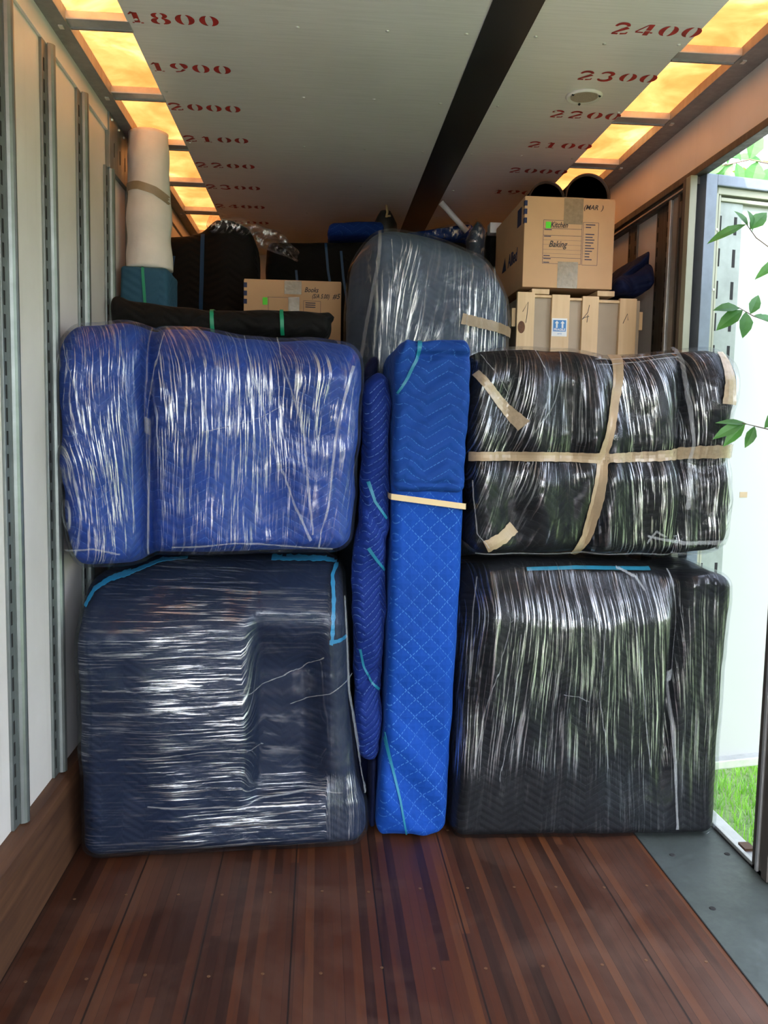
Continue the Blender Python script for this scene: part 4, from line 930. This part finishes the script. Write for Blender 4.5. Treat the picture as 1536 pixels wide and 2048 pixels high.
# big cardboard box on the crate
X_ = thing('cardboard_box', 'large brown cardboard box with a printed form, sitting on the pine crate', 'box', (1.12, 4.2, 2.232))
zb0, zb1, bx0, bx1, by0, by1 = 2.236, 2.640, .902, 1.326, 3.858, 4.50
def carton(parent, x0, x1, y0, y1, z0, z1):
    b_ = MB(); b_.box(x0, x1, y0, y1, z0, z1, M['card'], .004); o_ = b_.build('box_body', parent)
    b_ = MB(); b_.box(x0 + .002, x1 - .002, y0 + .002, (y0 + y1) / 2 - .002, z1, z1 + .004, M['card'], .001); b_.box(x0 + .002, x1 - .002, (y0 + y1) / 2 + .002, y1 - .002, z1, z1 + .004, M['card'], .001); b_.build('flaps', parent)
    return o_
carton(X_, bx0, bx1, by0, by1, zb0, zb1)
yb = by0
mb = MB(); mb.box(1.085, 1.175, yb - .0012, yb, 2.525, zb1 + .001, M['tapeclear']); mb.box(1.085, 1.175, yb, by1, zb1 + .004, zb1 + .0052, M['tapeclear']); mb.build('tape', X_)
mb = MB(); mb.box(1.065, 1.160, yb - .0012, yb, zb0, 2.355, M['tapeclear']); mb.build('tape', X_)
mb = MB()
for z in (2.600, 2.563, 2.523): mb.box(bx0 - .0006, bx0 + .012, yb - .0008, yb, z, z + .024, M['blueink']); mb.box(bx0 - .0008, bx0, yb, yb + .02, z, z + .024, M['blueink'])
mb.box(bx0 - .0008, bx0, yb + .06, yb + .14, 2.53, 2.61, M['blueink']); mb.build('edge_print', X_)
form = MB()
def ln(x0, z0, x1, z1, w_=.0016, y=yb - .0007):
    if abs(x1 - x0) > abs(z1 - z0): form.quad([(x0, y, z0 - w_ / 2), (x1, y, z1 - w_ / 2), (x1, y, z1 + w_ / 2), (x0, y, z0 + w_ / 2)], M['blueink'])
    else: form.quad([(x0 - w_ / 2, y, z0), (x0 + w_ / 2, y, z0), (x1 + w_ / 2, y, z1), (x1 - w_ / 2, y, z1)], M['blueink'])
fx0, fx1, gx0, gx1, fz0, fz1 = .992, 1.172, 1.178, 1.250, 2.345, 2.540
for z in (fz0, fz1, 2.503, 2.472, 2.372): ln(fx0, z, fx1, z)
for z in (2.451, 2.430, 2.408, 2.390): ln(fx0, z, fx1, z, .0008)
for x in (fx0, fx1): ln(x, fz0, x, fz1)
for z in (fz0 - .002, 2.535): ln(gx0, z, gx1, z)
for x in (gx0, gx1): ln(x, fz0 - .002, x, 2.535)
for z in (2.525, 2.513, 2.482, 2.469, 2.457, 2.444, 2.431, 2.419, 2.406, 2.394, 2.381, 2.368):
    l_ = random.uniform(.022, .046); ln(gx0 + .012, z, gx0 + .012 + l_, z, .0042); ln(gx0 + .004, z, gx0 + .009, z, .0006)
for z, l_ in ((2.497, .035), (2.467, .032), (2.380, .03), (2.367, .035), (2.350, .028)): ln(fx0 + .004, z, fx0 + .004 + l_, z, .0038)
form.build('printed_form', X_)
mb = MB(); mb.box(1.002, 1.026, yb - .0016, yb, 2.503, 2.532, M['sticker']); mb.build('green_sticker', X_)
text('handwriting', 'Kitchen', .036, Vector((1.064, yb - .0014, 2.519)), FRONT, M['ink'], X_, .35, .0005, .72)
text('handwriting', 'Baking', .040, Vector((1.060, yb - .0014, 2.432)), FRONT, M['ink'], X_, .35, .0005, .80)
text('handwriting', '(MAR  )', .030, Vector((1.222, yb - .0014, 2.602)), FRONT, M['ink'], X_, .3, .0005, .95)
text('side_print', 'Allied', .085, Vector((bx0 - .001, 4.08, 2.405)), LEFTSIDE, M['blueink'], X_, .15, .002)
mb = MB(); mb.quad([(bx0 - .001, 4.32, 2.375), (bx0 - .001, 4.22, 2.375), (bx0 - .001, 4.25, 2.445)], M['blueink']); mb.build('side_print', X_)

X_.location = X_.location + Vector((.021, .09, .0155))

# round dark drums on the big box
def drum(xc, yc, zc, r_, ln_, label):
    t = thing('round_drum', label, 'drum', (xc, yc, zc - r_), 'dark drums on the box')
    mtx = Matrix.Translation((xc, yc, zc)) @ Matrix.Rotation(PI / 2, 4, 'X')
    b_ = MB(); b_.lathe([(0.0001, -ln_ / 2), (r_ * .97, -ln_ / 2), (r_, -ln_ / 2 + .01), (r_, ln_ / 2 - .02), (r_ * .93, ln_ / 2 - .02)], M['blackfelt'], (0, 0, 0), 40); b_.v = [tuple(mtx @ Vector(v_)) for v_ in b_.v]; b_.build('shell', t, True)
    b_ = MB(); b_.lathe([(r_ * .93, ln_ / 2 - .02), (r_ * .97, ln_ / 2 - .004), (r_ * 1.03, ln_ / 2 - .004), (r_ * 1.03, ln_ / 2 - .03), (r_, ln_ / 2 - .03)], m_plain('dark_bronze', (.04, .028, .022), .45), (0, 0, 0), 40); b_.v = [tuple(mtx @ Vector(v_)) for v_ in b_.v]; b_.build('rim', t, True)
    b_ = MB(); b_.lathe([(0.0001, ln_ / 2 - .02), (r_ * .45, ln_ / 2 - .02), (r_ * .93, ln_ / 2 - .02)], M['blackfelt'], (0, 0, 0), 40); b_.v = [tuple(mtx @ Vector(v_)) for v_ in b_.v]; b_.build('head', t, True)
drum(1.335, 4.44, 2.773, .112, .22, 'larger dark round drum on the right half of the big cardboard box')
drum(1.128, 4.44, 2.752, .090, .20, 'smaller dark round drum on the left half of the big cardboard box')
o = soft_box('wrapped_cabinet', M['blackfelt'], None, prof([(-1, .905), (1, .905)]), prof([(-1, 1.46), (1, 1.46)]), prof([(-1, 0), (1, 0)]), prof([(-1, 2.70), (1, 2.70)]), 4.72, .50, .03, (20, 20, 40), None, .008)
tag(o, 'black blanket-wrapped cabinet hidden behind the pine crate', 'bundle')

# blue blanket bundle at the right wall, beside the box
Bq = thing('blanket_bundle', 'dark blue blanket bundle between the big cardboard box and the right wall', 'bundle', (1.45, 4.1, 0))
soft_box('bundle_body', M['darkblue'], Bq, prof([(-1, 1.385), (.2, 1.40), (1, 1.45)]), prof([(-1, 1.545), (1, 1.575)]), prof([(-1, 2.238), (1, 2.238)]), prof([(-1, 2.36), (0, 2.42), (.6, 2.445), (1, 2.42)]), 4.0, .4, .05, (24, 20, 30), lambda X, Z, s, t: .02 * np.sin(X * 30 - Z * 40), .02, 9)
soft_box('folded_corner', M['darkblue'], Bq, prof([(-1, 1.372), (1, 1.375)]), prof([(-1, 1.55), (1, 1.565)]), prof([(-1, 2.240), (1, 2.250)]), prof([(-1, 2.32), (0, 2.335), (1, 2.405)]), 3.96, .22, .04, (24, 20, 16), lambda X, Z, s, t: .02 * np.sin(X * 40 + Z * 30), .02, 9)

# support behind the upper left bundle and what rests on it
o = soft_box('wrapped_sideboard', M['blackfelt'], None, prof([(-1, -.90), (1, -.90)]), prof([(-1, .08), (1, .08)]), prof([(-1, 0), (1, 0)]), prof([(-1, 1.975), (1, 1.975)]), 3.78, .85, .03, (30, 30, 60), None, .006)
tag(o, 'black blanketed sideboard hidden behind the blue left stack, carrying the roll and small box', 'bundle')
Q = thing('rolled_blanket', 'long black rolled blanket with green straps lying behind the blue bundle', 'rolled blanket', (-.42, 3.9, 1.98))
argQ = dict(L=prof([(-1, -.915), (1, -.915)]), R=prof([(-1, .045), (.3, .045), (.6, .062), (1, .055)]), B=prof([(-1, 1.977), (1, 1.977)]), T=prof([(-1, 2.145), (-.85, 2.118), (-.5, 2.10), (0, 2.094), (.6, 2.090), (.9, 2.098), (1, 2.105)]), yf=3.80, depth=.19, r=np.array([.03, .06, .05]), n=(70, 16, 18), seed=61)
q = soft_box('felt_roll', M['blackfelt'], Q, front=None, noise=.02, nscale=8, **argQ)
for xs in (-.475, -.172):
    st = MB()
    ring = [(3.90 + .112 * math.cos(a), 2.036 + .078 * math.sin(a)) for a in [2 * PI * k_ / 28 for k_ in range(28)]]
    for (a, b_) in zip(ring, ring[1:] + ring[:1]): st.quad([(xs - .008, a[0], a[1]), (xs + .008, a[0], a[1]), (xs + .008, b_[0], b_[1]), (xs - .008, b_[0], b_[1])], M['green'])
    tq = bvh(q); st = MB(); ribbon('', M['green'], None, tq, [(xs + .004, 1.99), (xs, 2.05), (xs - .004, 2.10)], .016, .004, .002, 24, mb=st); st.build('strap', Q, True)['label'] = 'green plastic strap'
Tt = thing('blanket_bundle', 'square teal-blue blanket bundle with one green strap, under the white paper roll', 'bundle', (-.81, 4.15, 1.98))
tl = soft_box('bundle_body', M['teal'], Tt, prof([(-1, -.92), (1, -.915)]), prof([(-1, -.697), (1, -.698)]), prof([(-1, 1.977), (1, 1.977)]), prof([(-1, 2.302), (1, 2.296)]), 4.02, .28, .02, (24, 16, 30), None, .008)
st = MB(); ribbon('', M['green'], None, bvh(tl), [(-.812, 2.298), (-.806, 2.2), (-.80, 2.11)], .013, .003, .002, 30, mb=st); st.build('strap', Tt, True)['label'] = 'green plastic strap'
Pr = thing('paper_roll', 'tall off-white paper roll banded with brown tape, standing at the left wall', 'roll', (-.800, 4.125, 2.30))
mb = MB(); n_ = 40; pr = []
for i in range(n_ + 1):
    f_ = i / n_; z = 2.302 + f_ * .612; r_ = .1035 - .010 * f_ + .003 * math.sin(f_ * 21) * math.sin(f_ * 5)
    pr.append((r_, z))
mb.lathe(pr + [(.06, 2.916), (.055, 2.90), (0.0001, 2.90)], M['paper'], (-.800, 4.125, 0), 48)
R2 = np.random.RandomState(4); V_ = np.array(mb.v)
d_ = fbm(V_[:, 0] * 14, V_[:, 1] * 14, V_[:, 2] * 7, 3) * .012; a_ = np.arctan2(V_[:, 1] - 4.125, V_[:, 0] + .80); V_[:, 0] += np.cos(a_) * d_; V_[:, 1] += np.sin(a_) * d_; V_[:, 2] = np.minimum(V_[:, 2], 2.925); mb.v = [tuple(p) for p in V_]
roll = mb.build('paper_tube', Pr, True)
tp_ = MB(); ribbon('', M['tape'], None, bvh(roll), [(-.905, 2.665), (-.83, 2.660), (-.76, 2.640), (-.70, 2.605)], .036, .003, .001, 40, mb=tp_); tp_.build('tape_band', Pr, True)['label'] = 'brown tape band'

# small cardboard box
Sb = thing('cardboard_box', 'smaller brown cardboard box half hidden behind the long black roll', 'box', (-.14, 4.4, 1.98))
sx0, sx1, sy0, sz1 = -.385, .098, 4.34, 2.31
carton(Sb, sx0, sx1, sy0, 4.72, 1.98, sz1)
mb = MB(); mb.box(-.185, -.10, sy0 - .0012, sy0, 2.245, sz1 + .001, M['tapeclear']); mb.build('tape', Sb); mb = MB(); mb.box(-.165, -.11, sy0 - .0012, sy0, 2.1, 2.232, M['tapeclear']); mb.build('tape', Sb)
mb = MB()
for z in (2.272, 2.232, 2.192): mb.box(sx0 - .0006, sx0 + .016, sy0 - .0008, sy0, z, z + .024, M['blueink'])
mb.build('edge_print', Sb)
mb = MB(); mb.box(-.292, -.268, sy0 - .0014, sy0, 2.190, 2.226, M['sticker']); mb.build('green_sticker', Sb)
form = MB()
ln(-.268, 2.228, -.12, 2.228, .0014, sy0 - .0007); ln(-.264, 2.15, -.264, 2.228, .0014, sy0 - .0007); ln(-.09, 2.215, -.005, 2.215, .0014, sy0 - .0007); ln(-.09, 2.12, -.09, 2.215, .0014, sy0 - .0007); ln(-.005, 2.12, -.005, 2.215, .0014, sy0 - .0007)
for z in (2.205, 2.195, 2.185): ln(-.08, z, -.03, z, .004, sy0 - .0007)
form.build('printed_form', Sb)
text('handwriting', 'Books', .034, Vector((-.052, sy0 - .0012, 2.268)), FRONT, M['ink'], Sb, .35, .0005, .8)
text('handwriting', '(S/A 5.00)', .030, Vector((-.005, sy0 - .0012, 2.238)), FRONT, M['ink'], Sb, .3, .0005, .72)
text('handwriting', '#5', .036, Vector((.072, sy0 - .0012, 2.240)), FRONT, M['ink'], Sb, .3, .0005, .9)

# dark bundles at the back
F1 = thing('wrapped_armchair', 'black blanket-wrapped armchair with a humped top, behind the small cardboard box', 'bundle', (-.55, 5.0, 0))
a1 = soft_box('blanket', M['blackfelt'], F1, prof([(-1, -.90), (1, -.895)]), prof([(-1, -.34), (.7, -.34), (1, -.36)]), prof([(-1, 0), (1, 0)]), prof([(-1, 2.60), (-.4, 2.615), (-.1, 2.64), (.15, 2.70), (.5, 2.70), (.85, 2.66), (1, 2.58)]), 4.80, .28, .05, (50, 20, 90), lambda X, Z, s, t: -.05 * sst(-.2, .3, s), .025, 4)
tb_ = bvh(a1); ribbon('strap', M['bluestrap'], F1, tb_, [(-.645, 2.62), (-.65, 2.45), (-.655, 2.2)], .022, .003, .002, 30); ribbon('strap', M['bluestrap'], F1, tb_, [(-.80, 2.5), (-.82, 2.38), (-.79, 2.26)], .012, .003, .002, 30)
tf = soft_box('crumpled_film', M['silver'], F1, prof([(-1, -.62), (1, -.60)]), prof([(-1, -.10), (1, -.22)]), prof([(-1, 2.62), (0, 2.61), (1, 2.52)]), prof([(-1, 2.735), (-.8, 2.72), (0, 2.71), (1, 2.63)]), 4.72, .33, .04, (50, 20, 16), None, .03, 9, uvf=lambda X, Y, Z: (X + Y, Z))
F2 = thing('wrapped_wardrobe', 'black and navy blanket-wrapped wardrobe deep in the truck behind the grey sofa end', 'bundle', (.2, 5.3, 0))
a2 = soft_box('blanket', M['blackfelt'], F2, prof([(-1, -.33), (1, -.33)]), prof([(-1, .875), (1, .875)]), prof([(-1, 0), (1, 0)]), prof([(-1, 2.66), (0, 2.69), (1, 2.70)]), 5.10, .6, .05, (50, 20, 90), None, .02, 4)
tb_ = bvh(a2)
for (x, z0) in ((.02, 2.66), (.11, 2.62), (-.15, 2.5)): ribbon('strap', M['bluestrap'], F2, tb_, [(x, z0), (x + .015, z0 - .15), (x + .05, z0 - .35)], .014, .003, .002, 30)
o = soft_box('folded_blanket', M['blue'], None, prof([(-1, .03), (1, .045)]), prof([(-1, .36), (1, .36)]), prof([(-1, 2.71), (1, 2.715)]), prof([(-1, 2.785), (0, 2.80), (1, 2.795)]), 5.10, .4, .03, (30, 20, 10), None, .015, 6)
tag(o, 'royal blue folded blanket lying on the far dark stack, left of the grey sofa top', 'blanket')
Fb = thing('folded_blanket', 'blue blanket in shiny film lying on the far stack, right of the grey sofa top', 'blanket', (.70, 5.3, 2.71))
soft_box('blanket', M['blue'], Fb, prof([(-1, .44), (1, .48)]), prof([(-1, .90), (1, .90)]), prof([(-1, 2.71), (1, 2.71)]), prof([(-1, 2.745), (0, 2.785), (1, 2.81)]), 5.12, .35, .03, (30, 16, 10), None, .015, 6)
soft_box('stretch_film', M['silver'], Fb, prof([(-1, .58), (1, .60)]), prof([(-1, .88), (1, .88)]), prof([(-1, 2.712), (1, 2.712)]), prof([(-1, 2.76), (0, 2.80), (1, 2.825)]), 5.105, .30, .03, (30, 16, 10), None, .015, 6)
Lp = thing('wrapped_lamp', 'narrow film-wrapped silver upright between the grey sofa end and the big box', 'bundle', (.85, 4.68, 0))
a3 = soft_box('padding', M['slate'], Lp, prof([(-1, .785), (1, .785)]), prof([(-1, .872), (1, .870)]), prof([(-1, 0), (1, 0)]), prof([(-1, 2.64), (0, 2.70), (1, 2.675)]), 4.60, .16, .04, (16, 16, 90), None, .01, 6)
soft_box('stretch_film', M['silver'], Lp, prof([(-1, .785), (1, .785)]), prof([(-1, .872), (1, .870)]), prof([(-1, 0), (1, 0)]), prof([(-1, 2.64), (0, 2.70), (1, 2.675)]), 4.60, .16, .04, (16, 16, 90), None, .01, 6, grow=.006)
tubo = MB(); tubo.tube([(.675, 4.98, 2.885), (.80, 4.98, 2.76), (.83, 4.98, 2.73)], .017, M['label'], 16); tag(tubo.build('tube', None, True), 'short white tube leaning under the ceiling at the end of the black strip', 'tube')
wb = MB(); wb.box(.895, .96, 4.62, 4.70, 2.645, 2.70, M['label'], .006); tag(wb.build('foam_block', None), 'small pale block peeking out left of the big cardboard box', 'block')
Lm = thing('floor_lamp', 'black and gold lamp top standing under the ceiling behind the grey sofa', 'lamp', (.375, 5.3, 2.70))
b_ = MB(); b_.lathe([(.0001, 0), (.06, 0), (.075, .05), (.07, .11), (.045, .16), (.03, .185), (.0001, .186)], M['rubber'], (.375, 5.22, 2.70), 24); b_.build('shade', Lm, True)
b_ = MB(); b_.tube([(.375, 5.14, 2.83), (.380, 5.13, 2.86), (.372, 5.14, 2.90)], .007, M['band'], 8); b_.tube([(.370, 5.135, 2.835), (.40, 5.13, 2.838)], .006, M['band'], 8); o = b_.build('finial', Lm, True); o['label'] = 'gold finial'
